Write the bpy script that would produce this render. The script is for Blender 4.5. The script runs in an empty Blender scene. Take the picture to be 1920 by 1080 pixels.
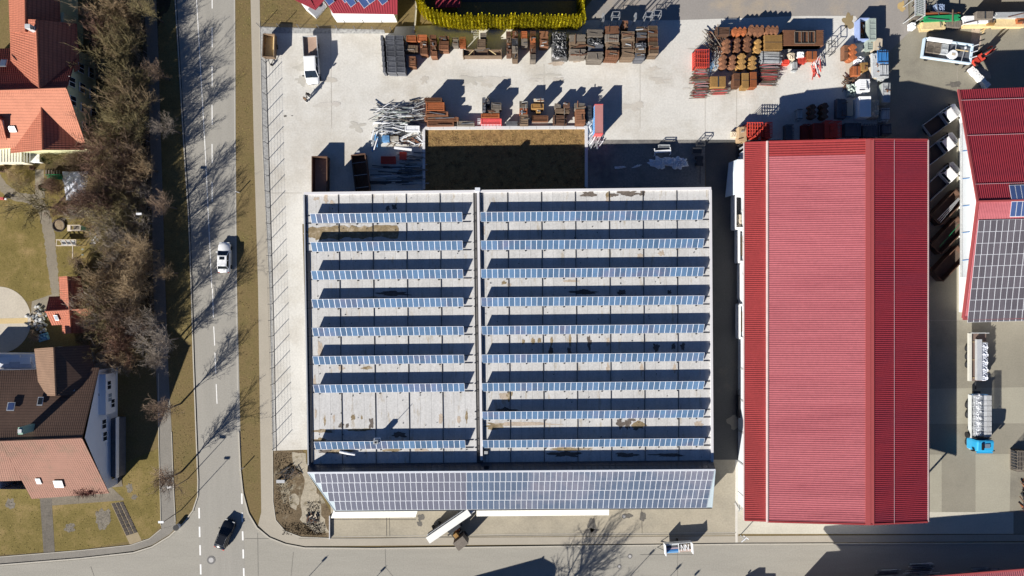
import bpy, math, random
from mathutils import Vector, noise
R = math.radians
S = bpy.context.scene
# ---------------------------------------------------------------- camera, sky, sun, exposure
cd = bpy.data.cameras.new('camera'); cam = bpy.data.objects.new('camera', cd)
S.collection.objects.link(cam); S.camera = cam
H = 100.0; F = 1280.0
cam.location = (0, 0, H); cam.rotation_euler = (0, 0, 0)
cd.sensor_width = 36; cd.lens = 24.0; cd.clip_start = .5; cd.clip_end = 3000
SHX, SHY = 1.352, 1.469                     # metres of shadow per metre of height
w = bpy.data.worlds.new('World'); S.world = w; w.use_nodes = True
nt = w.node_tree; nt.nodes.clear()
sky = nt.nodes.new('ShaderNodeTexSky'); sky.sky_type = 'NISHITA'; sky.sun_disc = False
sky.sun_elevation = math.atan(1 / math.hypot(SHX, SHY)); sky.sun_rotation = R(222.6)
sky.air_density = .55; sky.dust_density = .05; sky.ozone_density = 7.0
bg = nt.nodes.new('ShaderNodeBackground'); bg.inputs[1].default_value = .05
wo = nt.nodes.new('ShaderNodeOutputWorld')
nt.links.new(sky.outputs[0], bg.inputs[0]); nt.links.new(bg.outputs[0], wo.inputs[0])
sl = bpy.data.lights.new('sun', 'SUN'); so = bpy.data.objects.new('sun', sl); S.collection.objects.link(so)
sl.energy = 5.0; sl.angle = R(.5); sl.color = (1, .95, .87)
so.rotation_euler = Vector((SHX, SHY, -1)).to_track_quat('-Z', 'Y').to_euler()
so.location = (-60, -60, 60)
S.view_settings.view_transform = 'Standard'; S.view_settings.look = 'None'
S.view_settings.exposure = .86; S.view_settings.gamma = 1
S.view_settings.use_curve_mapping = False
C = bpy.data.collections.new('yard'); S.collection.children.link(C)
rng = random.Random(7)

# ---------------------------------------------------------------- helpers
def P(px, py, h=0.0):
    k = (H - h) / F
    return Vector(((px - 960) * k, (540 - py) * k, h))
def G(px, py):                               # ground point as (x, y)
    v = P(px, py); return v.x, v.y
ORG = {}
def lin(c):
    if isinstance(c, str):
        c = [int(c[i:i + 2], 16) / 255 for i in (0, 2, 4)]
        return tuple(((x + .055) / 1.055) ** 2.4 if x > .04045 else x / 12.92 for x in c)
    return c
MATS = {}
def mat(name, c, rough=.8, var=.15, sc=.8, bump=0., metal=0., spec=.3, fine=8., rnd=0., c2=None, c2s=.15, c2t=.5, c2w=.12,
        stretch=None, wave=None, brick=None, coat=0.):
    if name in MATS: return MATS[name]
    m = bpy.data.materials.new(name); MATS[name] = m; m.use_nodes = True
    N = m.node_tree.nodes; L = m.node_tree.links; b = N['Principled BSDF']
    b.inputs['Roughness'].default_value = rough; b.inputs['Metallic'].default_value = metal
    b.inputs['Specular IOR Level'].default_value = spec; b.inputs['Coat Weight'].default_value = coat
    geo = N.new('ShaderNodeNewGeometry'); pos = geo.outputs['Position']
    if stretch:
        mp = N.new('ShaderNodeMapping'); mp.inputs['Scale'].default_value = stretch
        L.new(pos, mp.inputs[0]); pos = mp.outputs[0]
    n1 = N.new('ShaderNodeTexNoise'); n1.inputs['Scale'].default_value = sc; n1.inputs['Detail'].default_value = 6; n1.inputs['Roughness'].default_value = .65
    n2 = N.new('ShaderNodeTexNoise'); n2.inputs['Scale'].default_value = fine; n2.inputs['Detail'].default_value = 3
    L.new(pos, n1.inputs[0]); L.new(geo.outputs['Position'], n2.inputs[0])
    ad = N.new('ShaderNodeMath'); ad.operation = 'ADD'; L.new(n1.outputs[0], ad.inputs[0]); L.new(n2.outputs[0], ad.inputs[1])
    mr = N.new('ShaderNodeMapRange'); mr.inputs[1].default_value = .6; mr.inputs[2].default_value = 1.4
    mr.inputs[3].default_value = 1 - var; mr.inputs[4].default_value = 1 + var
    L.new(ad.outputs[0], mr.inputs[0]); f = mr.outputs[0]
    c = lin(c)
    if rnd:
        oi = N.new('ShaderNodeObjectInfo'); r2 = N.new('ShaderNodeMapRange'); r2.inputs[3].default_value = 1 - rnd; r2.inputs[4].default_value = 1 + rnd
        L.new(oi.outputs['Random'], r2.inputs[0]); mu = N.new('ShaderNodeMath'); mu.operation = 'MULTIPLY'
        L.new(f, mu.inputs[0]); L.new(r2.outputs[0], mu.inputs[1]); f = mu.outputs[0]
    col = N.new('ShaderNodeRGB'); col.outputs[0].default_value = (*c, 1); cs = col.outputs[0]
    if c2 is not None:
        n3 = N.new('ShaderNodeTexNoise'); n3.inputs['Scale'].default_value = c2s; n3.inputs['Detail'].default_value = 8; n3.inputs['Roughness'].default_value = .7
        L.new(pos, n3.inputs[0]); m3 = N.new('ShaderNodeMapRange'); m3.inputs[1].default_value = c2t; m3.inputs[2].default_value = c2t + c2w; L.new(n3.outputs[0], m3.inputs[0])
        mx = N.new('ShaderNodeMix'); mx.data_type = 'RGBA'; L.new(m3.outputs[0], mx.inputs[0]); L.new(cs, mx.inputs[6]); mx.inputs[7].default_value = (*lin(c2), 1); cs = mx.outputs[2]
    for wv in ([wave] if isinstance(wave, tuple) else (wave or [])):          # (axis, metres per cycle, dark factor, width)
        ax, per, dk, wd = wv
        sp = N.new('ShaderNodeSeparateXYZ'); L.new(geo.outputs['Position'], sp.inputs[0])
        d = N.new('ShaderNodeMath'); d.operation = 'DIVIDE'; L.new(sp.outputs[ax], d.inputs[0]); d.inputs[1].default_value = per
        fr = N.new('ShaderNodeMath'); fr.operation = 'FRACT'; L.new(d.outputs[0], fr.inputs[0])
        lt = N.new('ShaderNodeMath'); lt.operation = 'LESS_THAN'; L.new(fr.outputs[0], lt.inputs[0]); lt.inputs[1].default_value = wd
        m4 = N.new('ShaderNodeMapRange'); m4.inputs[3].default_value = 1; m4.inputs[4].default_value = dk; L.new(lt.outputs[0], m4.inputs[0])
        mu = N.new('ShaderNodeMath'); mu.operation = 'MULTIPLY'; L.new(f, mu.inputs[0]); L.new(m4.outputs[0], mu.inputs[1]); f = mu.outputs[0]
    vm = N.new('ShaderNodeVectorMath'); vm.operation = 'SCALE'; L.new(cs, vm.inputs[0]); L.new(f, vm.inputs['Scale'])
    L.new(vm.outputs[0], b.inputs['Base Color'])
    if bump:
        bp = N.new('ShaderNodeBump'); bp.inputs['Strength'].default_value = 1; bp.inputs['Distance'].default_value = bump
        L.new(ad.outputs[0], bp.inputs['Height']); L.new(bp.outputs[0], b.inputs['Normal'])
    return m
def tag(o, label=None, cat=None, group=None, kind=None):
    if label: o['label'] = label
    if cat: o['category'] = cat
    if group: o['group'] = group
    if kind: o['kind'] = kind
    return o
def thing(name, label, cat, loc, group=None, rz=0):
    o = bpy.data.objects.new(name, None); C.objects.link(o); o.location = loc; o.rotation_euler = (0, 0, rz)
    o.empty_display_size = .3
    ORG[o.name] = Vector(loc); return tag(o, label, cat, group)
def link(name, me, m=None, parent=None, loc=(0, 0, 0), rz=0, scale=None, kind=None, rot=None):
    o = bpy.data.objects.new(name, me); C.objects.link(o)
    if parent: o.parent = parent
    o.location = loc; o.rotation_euler = rot or (0, 0, rz)
    if scale: o.scale = scale
    if m is not None:
        if not me.materials: me.materials.append(m)
        o.material_slots[0].link = 'OBJECT'; o.material_slots[0].material = m
    if kind: o['kind'] = kind
    return o
class MB:
    def __init__(s): s.v = []; s.f = []; s.m = []; s.cur = 0
    def add(s, vs, fs):
        n = len(s.v); s.v += [tuple(v) for v in vs]; s.f += [tuple(i + n for i in f) for f in fs]; s.m += [s.cur] * len(fs); return s
    def box(s, x0, y0, z0, x1, y1, z1):
        return s.add([(x0, y0, z0), (x1, y0, z0), (x1, y1, z0), (x0, y1, z0), (x0, y0, z1), (x1, y0, z1), (x1, y1, z1), (x0, y1, z1)],
                     [(3, 2, 1, 0), (4, 5, 6, 7), (0, 1, 5, 4), (1, 2, 6, 5), (2, 3, 7, 6), (3, 0, 4, 7)])
    def bar(s, a, b, r, n=4, r2=None, cap=True):
        a = Vector(a); b = Vector(b); d = (b - a)
        if d.length < 1e-6: return s
        d.normalize(); u = d.cross(Vector((0, 0, 1)) if abs(d.z) < .9 else Vector((1, 0, 0))).normalized(); v = d.cross(u)
        r2 = r if r2 is None else r2; vs = []
        for c, q in ((a, r), (b, r2)):
            for k in range(n):
                t = 2 * math.pi * (k + .5) / n; vs.append(c + u * math.cos(t) * q + v * math.sin(t) * q)
        fs = [(k, (k + 1) % n, n + (k + 1) % n, n + k) for k in range(n)]
        if cap: fs += [tuple(range(n - 1, -1, -1)), tuple(range(n, 2 * n))]
        return s.add(vs, fs)
    def plank(s, a, b, wd, th):              # flat bar between two points
        a = Vector(a); b = Vector(b); d = (b - a).normalized(); u = d.cross(Vector((0, 0, 1)))
        u = u.normalized() if u.length > .01 else Vector((1, 0, 0)); v = u.cross(d).normalized()
        u *= wd / 2; v *= th / 2
        return s.add([a - u - v, a + u - v, a + u + v, a - u + v, b - u - v, b + u - v, b + u + v, b - u + v],
                     [(3, 2, 1, 0), (4, 5, 6, 7), (0, 1, 5, 4), (1, 2, 6, 5), (2, 3, 7, 6), (3, 0, 4, 7)])
    def prism(s, pts, z0, z1):
        n = len(pts)
        return s.add([(p[0], p[1], z0) for p in pts] + [(p[0], p[1], z1) for p in pts],
                     [tuple(range(n - 1, -1, -1)), tuple(range(n, 2 * n))] + [(k, (k + 1) % n, n + (k + 1) % n, n + k) for k in range(n)])
    def slab(s, q, th):                      # q: corners ccw from above, extruded down
        q = [Vector(p) for p in q]; n = len(q)
        return s.add(q + [p - Vector((0, 0, th)) for p in q],
                     [tuple(range(n)), tuple(range(2 * n - 1, n - 1, -1))] + [((k + 1) % n, k, n + k, n + (k + 1) % n) for k in range(n)])
    def ribs(s, a, b, c, d, pitch, dep, prof='trap'):   # surface a-b (bottom edge) d-c (top edge); ribs run a->d
        a, b, c, d = map(Vector, (a, b, c, d)); n = max(2, int((b - a).length / pitch)); up = (b - a).cross(d - a).normalized()
        if up.z < 0: up = -up
        pr = [(0, 0), (.55, 0), (.66, 1), (.89, 1)] if prof == 'trap' else ([(0, 0), (.08, -.7), (.2, -1), (.45, -.2), (.7, .1), (.9, .1)] if prof == 'tile' else [(0, 0), (.12, 1), (.24, 0)])
        vs = []
        for i in range(n):
            for t, hh in pr:
                k = (i + t) / n
                vs.append(a.lerp(b, k) + up * hh * dep); vs.append(d.lerp(c, k) + up * hh * dep)
        vs.append(b); vs.append(c)
        m = len(vs) // 2 - 1
        return s.add(vs, [(2 * k, 2 * k + 2, 2 * k + 3, 2 * k + 1) for k in range(m)])
    def mesh(s, name='m'):
        me = bpy.data.meshes.new(name); me.from_pydata(s.v, [], s.f); me.update(); return me
    def build(s, name, mats, parent=None, kind=None, smooth=False):
        if not isinstance(mats, (list, tuple)): mats = [mats]
        o0 = ORG.get(parent.name, Vector()) if parent else Vector()
        me = bpy.data.meshes.new(name); me.from_pydata([(x - o0.x, y - o0.y, z - o0.z) for x, y, z in s.v], [], s.f)
        for m in mats: me.materials.append(m)
        if len(mats) > 1: me.polygons.foreach_set('material_index', s.m)
        if smooth: me.polygons.foreach_set('use_smooth', [True] * len(s.f))
        me.update(); o = bpy.data.objects.new(name, me); C.objects.link(o)
        if parent: o.parent = parent
        ORG[o.name] = o0
        if kind: o['kind'] = kind
        return o
def copy_tree(o, loc=None, rz=None, parent=None, ch=None):
    c = o.copy(); C.objects.link(c); c.parent = parent
    if loc is not None: c.location = loc; ORG[c.name] = Vector(loc)
    if rz is not None: c.rotation_euler[2] = rz
    for k in KIDS(o): copy_tree(k, parent=c)
    return c
_kid = {}
def KIDS(o): return list(o.children)
ONES = 'first second third fourth fifth sixth seventh eighth ninth tenth eleventh twelfth thirteenth fourteenth fifteenth sixteenth seventeenth eighteenth nineteenth'.split()
def nth(n):
    if n > 99: return 'hundred and ' + nth(n - 100) if n > 100 else 'hundredth'
    if n <= 19: return ONES[n - 1]
    t, o = divmod(n, 10); T = ['', '', 'twent', 'thirt', 'fort', 'fift', 'sixt', 'sevent', 'eight', 'ninet']
    return T[t] + 'ieth' if o == 0 else T[t] + 'y-' + ONES[o - 1]
def sheet(name, pts, z, m, wob=0, kind='structure', parent=None, h=0):
    ps = [P(x, y, h) for x, y in pts]; out = []
    if wob:                                  # uneven edge
        n = len(ps)
        for i in range(n):
            a, b = ps[i], ps[(i + 1) % n]; k = max(1, int((b - a).length / (wob * 2.5)))
            for j in range(k):
                q = a.lerp(b, j / k); out.append((q.x + rng.uniform(-wob, wob), q.y + rng.uniform(-wob, wob)))
    else: out = [(p.x, p.y) for p in ps]
    mb = MB(); a = sum(out[i][0] * out[(i + 1) % len(out)][1] - out[(i + 1) % len(out)][0] * out[i][1] for i in range(len(out)))
    if a < 0: out.reverse()
    mb.add([(x, y, z) for x, y in out], [tuple(range(len(out)))])
    return mb.build(name, m, parent, kind)
def strip_line(name, pts, wd, z0, z1, m, kind='structure', parent=None, h=0):   # raised or painted band along a polyline in pixels
    ps = [P(x, y, h) for x, y in pts]; L_ = []; Rr = []
    for i, p in enumerate(ps):
        d = (ps[min(i + 1, len(ps) - 1)] - ps[max(i - 1, 0)]).normalized(); nrm = Vector((-d.y, d.x, 0)) * wd / 2
        L_.append(p + nrm); Rr.append(p - nrm)
    mb = MB()
    for i in range(len(ps) - 1):
        q = [Rr[i], Rr[i + 1], L_[i + 1], L_[i]]
        if z1 - z0 > .01: mb.prism([(a.x, a.y) for a in q], z0, z1)
        else: mb.add([(a.x, a.y, z1) for a in q], [(0, 1, 2, 3)])
    return mb.build(name, m, parent, kind)
def blotch(parent, m, px, py, rx, ry, z, name='stain', h=0, n=26, rough=.35, seed=None, kind=None):
    r = random.Random(seed if seed is not None else int(px * 7 + py * 13)); c = P(px, py, h); k = (H - h) / F; pts = []
    o1, o2 = r.uniform(0, 50), r.uniform(0, 50)
    for i in range(n):
        t = 2 * math.pi * i / n; q = 1 + rough * 1.6 * noise.noise(Vector((math.cos(t) * 1.7 + o1, math.sin(t) * 1.7 + o2, 0))) + rough * .6 * r.uniform(-.5, .5)
        pts.append((c.x + rx * k * q * math.cos(t), c.y + ry * k * q * math.sin(t), z))
    mb = MB(); mb.add(pts, [tuple(range(n))]); return mb.build(name, m, parent, kind)

# ---------------------------------------------------------------- materials
grass = mat('winter_grass', (.18, .133, .062), .95, .4, .35, .004, fine=5, c2=(.125, .10, .042), c2s=.35, c2t=.45, c2w=.2, spec=.1)
lawn = mat('lawn_grass', (.175, .138, .047), .95, .4, .3, .004, fine=5, c2=(.22, .16, .07), c2s=.3, c2t=.48, c2w=.2, spec=.1)
pitgrass = mat('dry_grass', (.25, .158, .068), .95, .5, 1.2, .008, fine=4, c2=(.13, .078, .036), c2s=.8, c2t=.5, c2w=.15, spec=.1)
soil = mat('leaf_litter', (.07, .05, .03), .95, .5, .8, .01, fine=5, c2=(.08, .07, .025), c2s=.3, c2t=.5, spec=.1)
dirt = mat('rough_dirt', (.14, .105, .065), .95, .5, .5, .015, fine=4, c2=(.26, .23, .17), c2s=.22, c2t=.53, c2w=.08, spec=.1)
palegravel = mat('pale_gravel', (.34, .30, .23), .95, .35, .6, .02, fine=4, c2=(.16, .13, .08), c2s=.5, c2t=.56, c2w=.06)
asphalt = mat('asphalt', (.31, .295, .262), .9, .14, .12, .004, fine=5, stretch=(5, .5, 1), spec=.2)
asphaltEW = mat('asphalt_side_road', (.315, .298, .258), .9, .16, .15, .004, fine=5, stretch=(.6, 3, 1), spec=.2)
tanpave = mat('tan_asphalt', (.37, .33, .255), .9, .18, .2, .004, fine=4, c2=(.31, .28, .22), c2s=.12, c2t=.5, spec=.2)
eastpave = mat('east_yard_paving', (.25, .232, .185), .9, .15, .25, .004, fine=5, c2=(.20, .185, .15), c2s=.1, c2t=.52, spec=.2)
eastlight = mat('pale_patch_paving', (.335, .315, .25), .9, .13, .25, .004, fine=5, spec=.2)
greyasph = mat('grey_yard_asphalt', (.275, .255, .235), .9, .15, .2, .004, fine=5, c2=(.33, .28, .22), c2s=.1, c2t=.5, spec=.2)
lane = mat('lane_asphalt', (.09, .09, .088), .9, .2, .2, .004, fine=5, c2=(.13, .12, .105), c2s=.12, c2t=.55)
concrete = mat('yard_concrete', (.575, .56, .52), .85, .16, .1, .003, fine=4, c2=(.45, .42, .365), c2s=.09, c2t=.46, c2w=.2, spec=.2,
               wave=[(0, 4.9, .965, .012), (1, 4.9, .965, .012), (0, .62, .99, .2)])
footway = mat('footway_asphalt', (.37, .335, .275), .9, .1, .3, .003, fine=5, spec=.2)
pathgrey = mat('path_asphalt', (.22, .205, .18), .9, .2, .3, .003, fine=5, spec=.2)
pebble = mat('pebbles', (.34, .34, .33), .9, .45, 2, .02, fine=3.2)
kerbm = mat('kerb_stone', (.44, .41, .35), .85, .15, 1)
seam = mat('tar_seam', (.21, .198, .172), .9)
darkjoint = mat('dark_joint', (.035, .033, .033), .9, .2, 1)
paint = mat('road_paint', (.80, .79, .76), .7, .1, 3)
whitewall = mat('white_render', (.74, .74, .73), .8, .05, .4)
yellowwall = mat('yellow_render', (.60, .60, .36), .8, .06, .4)
whitepanel = mat('white_panel', (.76, .77, .78), .5, .05, .5)
greywall = mat('grey_wall', (.42, .43, .44), .7, .06, .5)
redtile = mat('orange_tiles', (.44, .175, .108), .8, .16, .7, fine=6, wave=[(1, .36, .80, .25)])
redtileX = mat('orange_tiles_cross', (.39, .135, .082), .8, .18, .7, fine=6, wave=[(0, .36, .72, .3), (1, .36, .8, .2)])
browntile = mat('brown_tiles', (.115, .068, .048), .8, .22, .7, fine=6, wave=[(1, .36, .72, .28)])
browntileS = mat('sunlit_brown_tiles', (.245, .125, .09), .8, .14, .5, fine=6, wave=[(1, .34, .84, .25)], c2=(.20, .115, .08), c2s=.3)  # lighter copy of the brown tiles, sunlight put into the colour
browntileX = mat('sunlit_cross_tiles', (.21, .13, .085), .8, .18, .7, fine=6, wave=[(1, .34, .8, .25)])
redmetal = mat('red_sheet_metal', (.30, .042, .042), .5, .16, .25, spec=.5, fine=3)
pinkmetal = mat('pale_red_sheet', (.42, .125, .14), .5, .12, .25, spec=.35, fine=2.5, stretch=(.35, 2.5, 1), c2=(.36, .10, .115), c2s=.12, c2t=.46, c2w=.2)
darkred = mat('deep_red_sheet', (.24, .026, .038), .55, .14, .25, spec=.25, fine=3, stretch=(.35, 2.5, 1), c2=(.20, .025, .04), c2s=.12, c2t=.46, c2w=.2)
trimred = mat('red_trim', (.33, .07, .07), .5, .05, 1)
galv = mat('galvanised_steel', (.50, .52, .54), .4, .2, 1, metal=.6, fine=6)
galvp = mat('matt_galvanised', (.48, .50, .51), .5, .25, 1.2, metal=.2, fine=6, rnd=.25)
alum = mat('aluminium', (.62, .64, .66), .4, .15, 1, metal=.4)
darkmetal = mat('dark_steel', (.035, .037, .042), .6, .3, 1.5, fine=6)
blackp = mat('black_plastic', (.012, .012, .014), .5, .2, 1)
rust = mat('rusty_steel', (.17, .078, .042), .85, .35, 1.1, .01, fine=5, rnd=.3)
rustd = mat('dark_rusty_steel', (.10, .055, .036), .85, .4, 1.1, .01, fine=5, rnd=.3)
orust = mat('orange_rust', (.30, .095, .035), .85, .3, 1.1, .01, fine=5, rnd=.2)
yrust = mat('yellow_wood_form', (.29, .165, .055), .85, .3, 1.2, .01, fine=5, rnd=.2)
brownwood = mat('weathered_wood', (.15, .105, .07), .85, .3, 1.2, .005, fine=5, rnd=.3)
greywood = mat('grey_wood', (.165, .142, .118), .85, .3, 1.2, .005, fine=5, rnd=.3)
palewood = mat('fresh_timber', (.62, .48, .26), .8, .15, 1, fine=4, rnd=.15)
darkgrey = mat('dark_grey_panel', (.10, .105, .12), .6, .3, 1.2, fine=5, rnd=.25)
greenish = mat('green_grey_panel', (.30, .35, .32), .6, .2, 1.2, fine=5, rnd=.15)
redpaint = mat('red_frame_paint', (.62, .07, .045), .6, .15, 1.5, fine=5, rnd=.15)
pinkred = mat('pink_red_paint', (.58, .10, .10), .6, .15, 1.5, fine=5, rnd=.15)
bluep = mat('blue_paint', (.04, .17, .42), .5, .1, 1)
skyblue = mat('light_blue_paint', (.16, .36, .62), .5, .1, 1)
cabblue = mat('cab_blue', (.03, .33, .60), .35, .05, 1, spec=.5, coat=.5)
greenp = mat('green_paint', (.02, .26, .10), .5, .15, 1)
beige = mat('beige_panel', (.50, .43, .33), .7, .1, 1)
whitepl = mat('white_plastic_sheet', (.72, .74, .77), .35, .12, 2, .05, spec=.5, fine=3)
foilb = mat('black_foil', (.045, .047, .05), .25, .5, 2, .08, spec=.8, fine=3, c2=(.5, .5, .52), c2s=1.2, c2t=.57, c2w=.05)
carwhite = mat('white_car_paint', (.78, .79, .80), .4, .02, 1, spec=.4, coat=.2)
carsilver = mat('silver_car_paint', (.78, .79, .80), .4, .02, 1, spec=.4, coat=.15)
carblack = mat('black_car_paint', (.006, .007, .009), .22, .02, 1, spec=.5, coat=.7)
glass = mat('tinted_glass', (.012, .016, .02), .08, .1, 1, spec=.7)
winglass = mat('window_glass', (.02, .025, .03), .1, .1, 1, spec=.6)
skyglass = mat('roof_window_glass', (.25, .30, .36), .12, .1, 1, spec=.8)
rubber = mat('rubber', (.02, .02, .02), .85, .2, 1)
lampglass = mat('lamp_glass', (.55, .56, .55), .2, .02, 1)
pvcell = mat('solar_cells', (.07, .125, .21), .22, .15, 1.4, spec=.6, rnd=.2, fine=4, c2=(.10, .115, .18), c2s=.25, c2t=.5, c2w=.15)
pvcellS = mat('striped_solar_cells', (.09, .118, .17), .25, .08, .8, spec=.6, rnd=.07, fine=4, wave=[(0, .195, .55, .22)], c2=(.17, .17, .21), c2s=.05, c2t=.5)
pvdark = mat('dark_solar_cells', (.115, .105, .12), .3, .1, 1, spec=.5, rnd=.12, wave=[(0, .26, .7, .2)])
pvblue = mat('blue_solar_cells', (.06, .10, .24), .2, .1, 1, spec=.6, rnd=.1)
pvframe = mat('solar_frame', (.74, .76, .80), .35, .05, 1, metal=.2)
roofslab = mat('roof_membrane', (.51, .505, .495), .8, .2, .3, .003, fine=5, rnd=.03, stretch=(3, .6, 1), c2=(.40, .36, .30), c2s=.5, c2t=.57, c2w=.1, spec=.2)
stainb = mat('brown_stain', (.23, .175, .10), .8, .4, 1, fine=5, c2=(.34, .28, .20), c2s=1, c2t=.5)
staind = mat('dark_stain', (.12, .10, .085), .7, .4, 1.5, fine=5)
stainw = mat('wet_stain', (.13, .12, .105), .6, .3, 1.5, fine=5)
stainr = mat('rust_stain', (.42, .35, .28), .8, .3, 1.5, fine=5)
clerest = mat('north_glazing', (.035, .042, .06), .25, .25, .8, spec=.5, c2=(.16, .09, .08), c2s=.5, c2t=.66, c2w=.02)
polyc = mat('white_polycarbonate', (.78, .77, .70), .4, .04, 1)
hedgem = mat('golden_conifer', (.50, .44, .02), .9, .5, 2, fine=6, rnd=.25, spec=.1)
evergreen = mat('dark_evergreen', (.03, .05, .015), .9, .4, 2, rnd=.2, spec=.1)
TW = [mat('brown_twigs', (.215, .155, .11), .9, .3, .5, rnd=.25, spec=.1), mat('tan_twigs', (.29, .215, .13), .9, .3, .5, rnd=.2, spec=.1),
      mat('olive_twigs', (.235, .195, .10), .9, .3, .5, rnd=.2, spec=.1), mat('grey_twigs', (.27, .23, .19), .9, .3, .5, rnd=.2, spec=.1), mat('red_brown_twigs', (.21, .13, .095), .9, .3, .5, rnd=.2, spec=.1)]
bark = mat('bark', (.10, .08, .06), .9, .3, 3)

# ---------------------------------------------------------------- the ground, roads and yards
mb = MB(); mb.add([(-900, -900, 0), (900, -900, 0), (900, 900, 0), (-900, 900, 0)], [(0, 1, 2, 3)]); mb.build('ground', grass, None, 'structure')
WL = [(322, -60), (329, 0), (337, 135), (345, 270), (354, 405), (359, 540), (363, 675), (368, 810), (371.5, 900), (371, 930), (362, 957), (345, 980), (318, 1005), (285, 1025), (250, 1036), (150, 1047), (0, 1059), (-160, 1068)]
ER = [(440, -60), (441, 0), (442, 270), (444.5, 540), (448, 810), (451, 880), (456, 925), (466, 962), (482, 989), (505, 1008), (535, 1020), (572, 1027), (700, 1028), (960, 1025), (1380, 1020), (1920, 1018), (2150, 1016)]
main = sheet('road', WL[:9] + [(372, 950), (378, 1200), (460, 1200), (458, 1000), (453, 900)] + ER[:4][::-1], .008, asphalt)
sheet('side_road', WL[8:] + [(-160, 1230), (2150, 1230)] + ER[4:][::-1], .004, asphaltEW)
strip_line('kerb', WL, .16, 0, .11, kerbm); strip_line('kerb', ER[4:], .16, 0, .11, kerbm)
strip_line('gutter_line', [(x + 1.6, y) for x, y in WL[:9]], .13, .011, .0125, darkjoint)
strip_line('gutter_line', [(x + .5, y + 2.6) for x, y in WL[10:]], .05, .011, .0125, seam)
pal = mat('pale_road_edge', (.42, .40, .36), .9, .1, .6)
strip_line('road_edge_strip', [(x - 1.5, y) for x, y in ER[:5]], .16, .011, .0125, pal)
# pavements
sheet('footway', [(468, -60), (470, 0), (476, 270), (484, 540), (488, 810), (490, 960), (484, 985), (505, 1005), (535, 1017), (572, 1024), (2150, 1013), (2150, 1001), (1385, 1005), (600, 1009), (565, 1007), (535, 996), (517, 975), (512, 940), (511, 830), (505, 540), (492, 270), (487, 0), (486, -60)], .02, footway)
strip_line('footway_edging', [(487, 40), (492, 270), (505, 540), (511, 830), (512, 940), (517, 975), (535, 996), (565, 1007), (620, 1009)], .1, 0, .06, kerbm)
sheet('path', [(266, -60), (270, 0), (276, 100), (283, 300), (288, 540), (293, 700), (298, 830), (302, 985), (303, 995), (330, 990), (329, 975), (322, 810), (316, 700), (310, 540), (303, 300), (297, 100), (293, 0), (290, -60)], .012, pathgrey)
strip_line('path_edging', [(297, 700), (298, 830), (302, 985)], .09, 0, .07, kerbm); strip_line('path_edging', [(322, 810), (325, 900), (329, 978)], .09, 0, .07, kerbm)
sheet('footway', [(-160, 1063), (0, 1057), (150, 1045), (250, 1033), (285, 1022), (318, 1002), (330, 990), (303, 990), (280, 1010), (245, 1022), (150, 1032), (0, 1044), (-160, 1050)], .02, pathgrey)
strip_line('footway_edging', [(-160, 1050), (0, 1044), (150, 1032), (245, 1022), (280, 1010), (302, 992)], .09, 0, .06, kerbm)
# painted markings
sheet('lane_marking', [(366.8, -20), (368.2, -20), (385, 270), (398, 540), (396.6, 540), (383.4, 270)], .016, paint)
for y0, y1 in ((-20, 16), (51, 89), (124, 162), (197, 234), (270, 306), (341, 378)):
    sheet('lane_dash', [(396.8, y0), (398.6, y0), (398.9, y1), (397.1, y1)], .017, paint)
for y0, y1, x0, x1 in ((541, 596, 397.5, 399.5), (612, 648, 400, 401.8), (661, 700, 402.2, 403.8), (720, 757, 404.6, 406.2)):
    sheet('lane_dash', [(x0, y0), (x0 + 1.7, y0), (x1 + 1.7, y1), (x1, y1)], .017, paint)
for x, y0, y1 in ((373.3, 952, 972), (374.2, 987.5, 1007), (375.2, 1022, 1041), (376.2, 1058, 1077), (453.4, 925, 945), (454.2, 961, 979), (455, 996, 1013), (456, 1030, 1047), (457, 1065, 1083)):
    sheet('junction_dash', [(x - 1.5, y0), (x + 1.5, y0), (x + 1.9, y1), (x - 1.1, y1)], .0185, paint)
for pts in (((459, 1010), (508, 1010)), ((722, 1027), (723, 1064), (740, 1085)), ((550, 1035), (545, 1085)), ((1270, 1035), (1270, 1085)), ((1200, 1040), (1300, 1040)), ((483, 1000), (484, 1080)), ((170, 1062), (178, 1085)), ((330, 985), (306, 990)), ((278, 1018), (268, 1010))):
    strip_line('asphalt_seam', pts, .04, .023, .0245, seam)
for cx, cy, r in ((396, 1050, 8), (1181, 1043, 4.5), (1161, 1062, 4), (1170, 968, 4.5)):
    k = P(cx, cy); mh = MB(); n = 24
    for rr, mi in ((r * .078, 0), (r * .045, 1)):
        mh.cur = mi; mh.prism([(k.x + rr * math.cos(2 * math.pi * i / n), k.y + rr * math.sin(2 * math.pi * i / n)) for i in range(n)], 0, .026 + .006 * mi)
    o = mh.build('manhole_cover', [mat('manhole_ring', (.16, .155, .15), .8), mat('manhole_lid', (.42, .41, .40), .7)])
    tag(o, {396: 'large round manhole cover in the junction beside the black car', 1181: 'round manhole cover in the side road, upper of a pair by the tree shadow', 1161: 'round manhole cover in the side road, lower of a pair by the tree shadow', 1170: 'round manhole cover on the tan paving south of the flat hall'}[cx], 'manhole cover', 'manhole covers in the roads')
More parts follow.
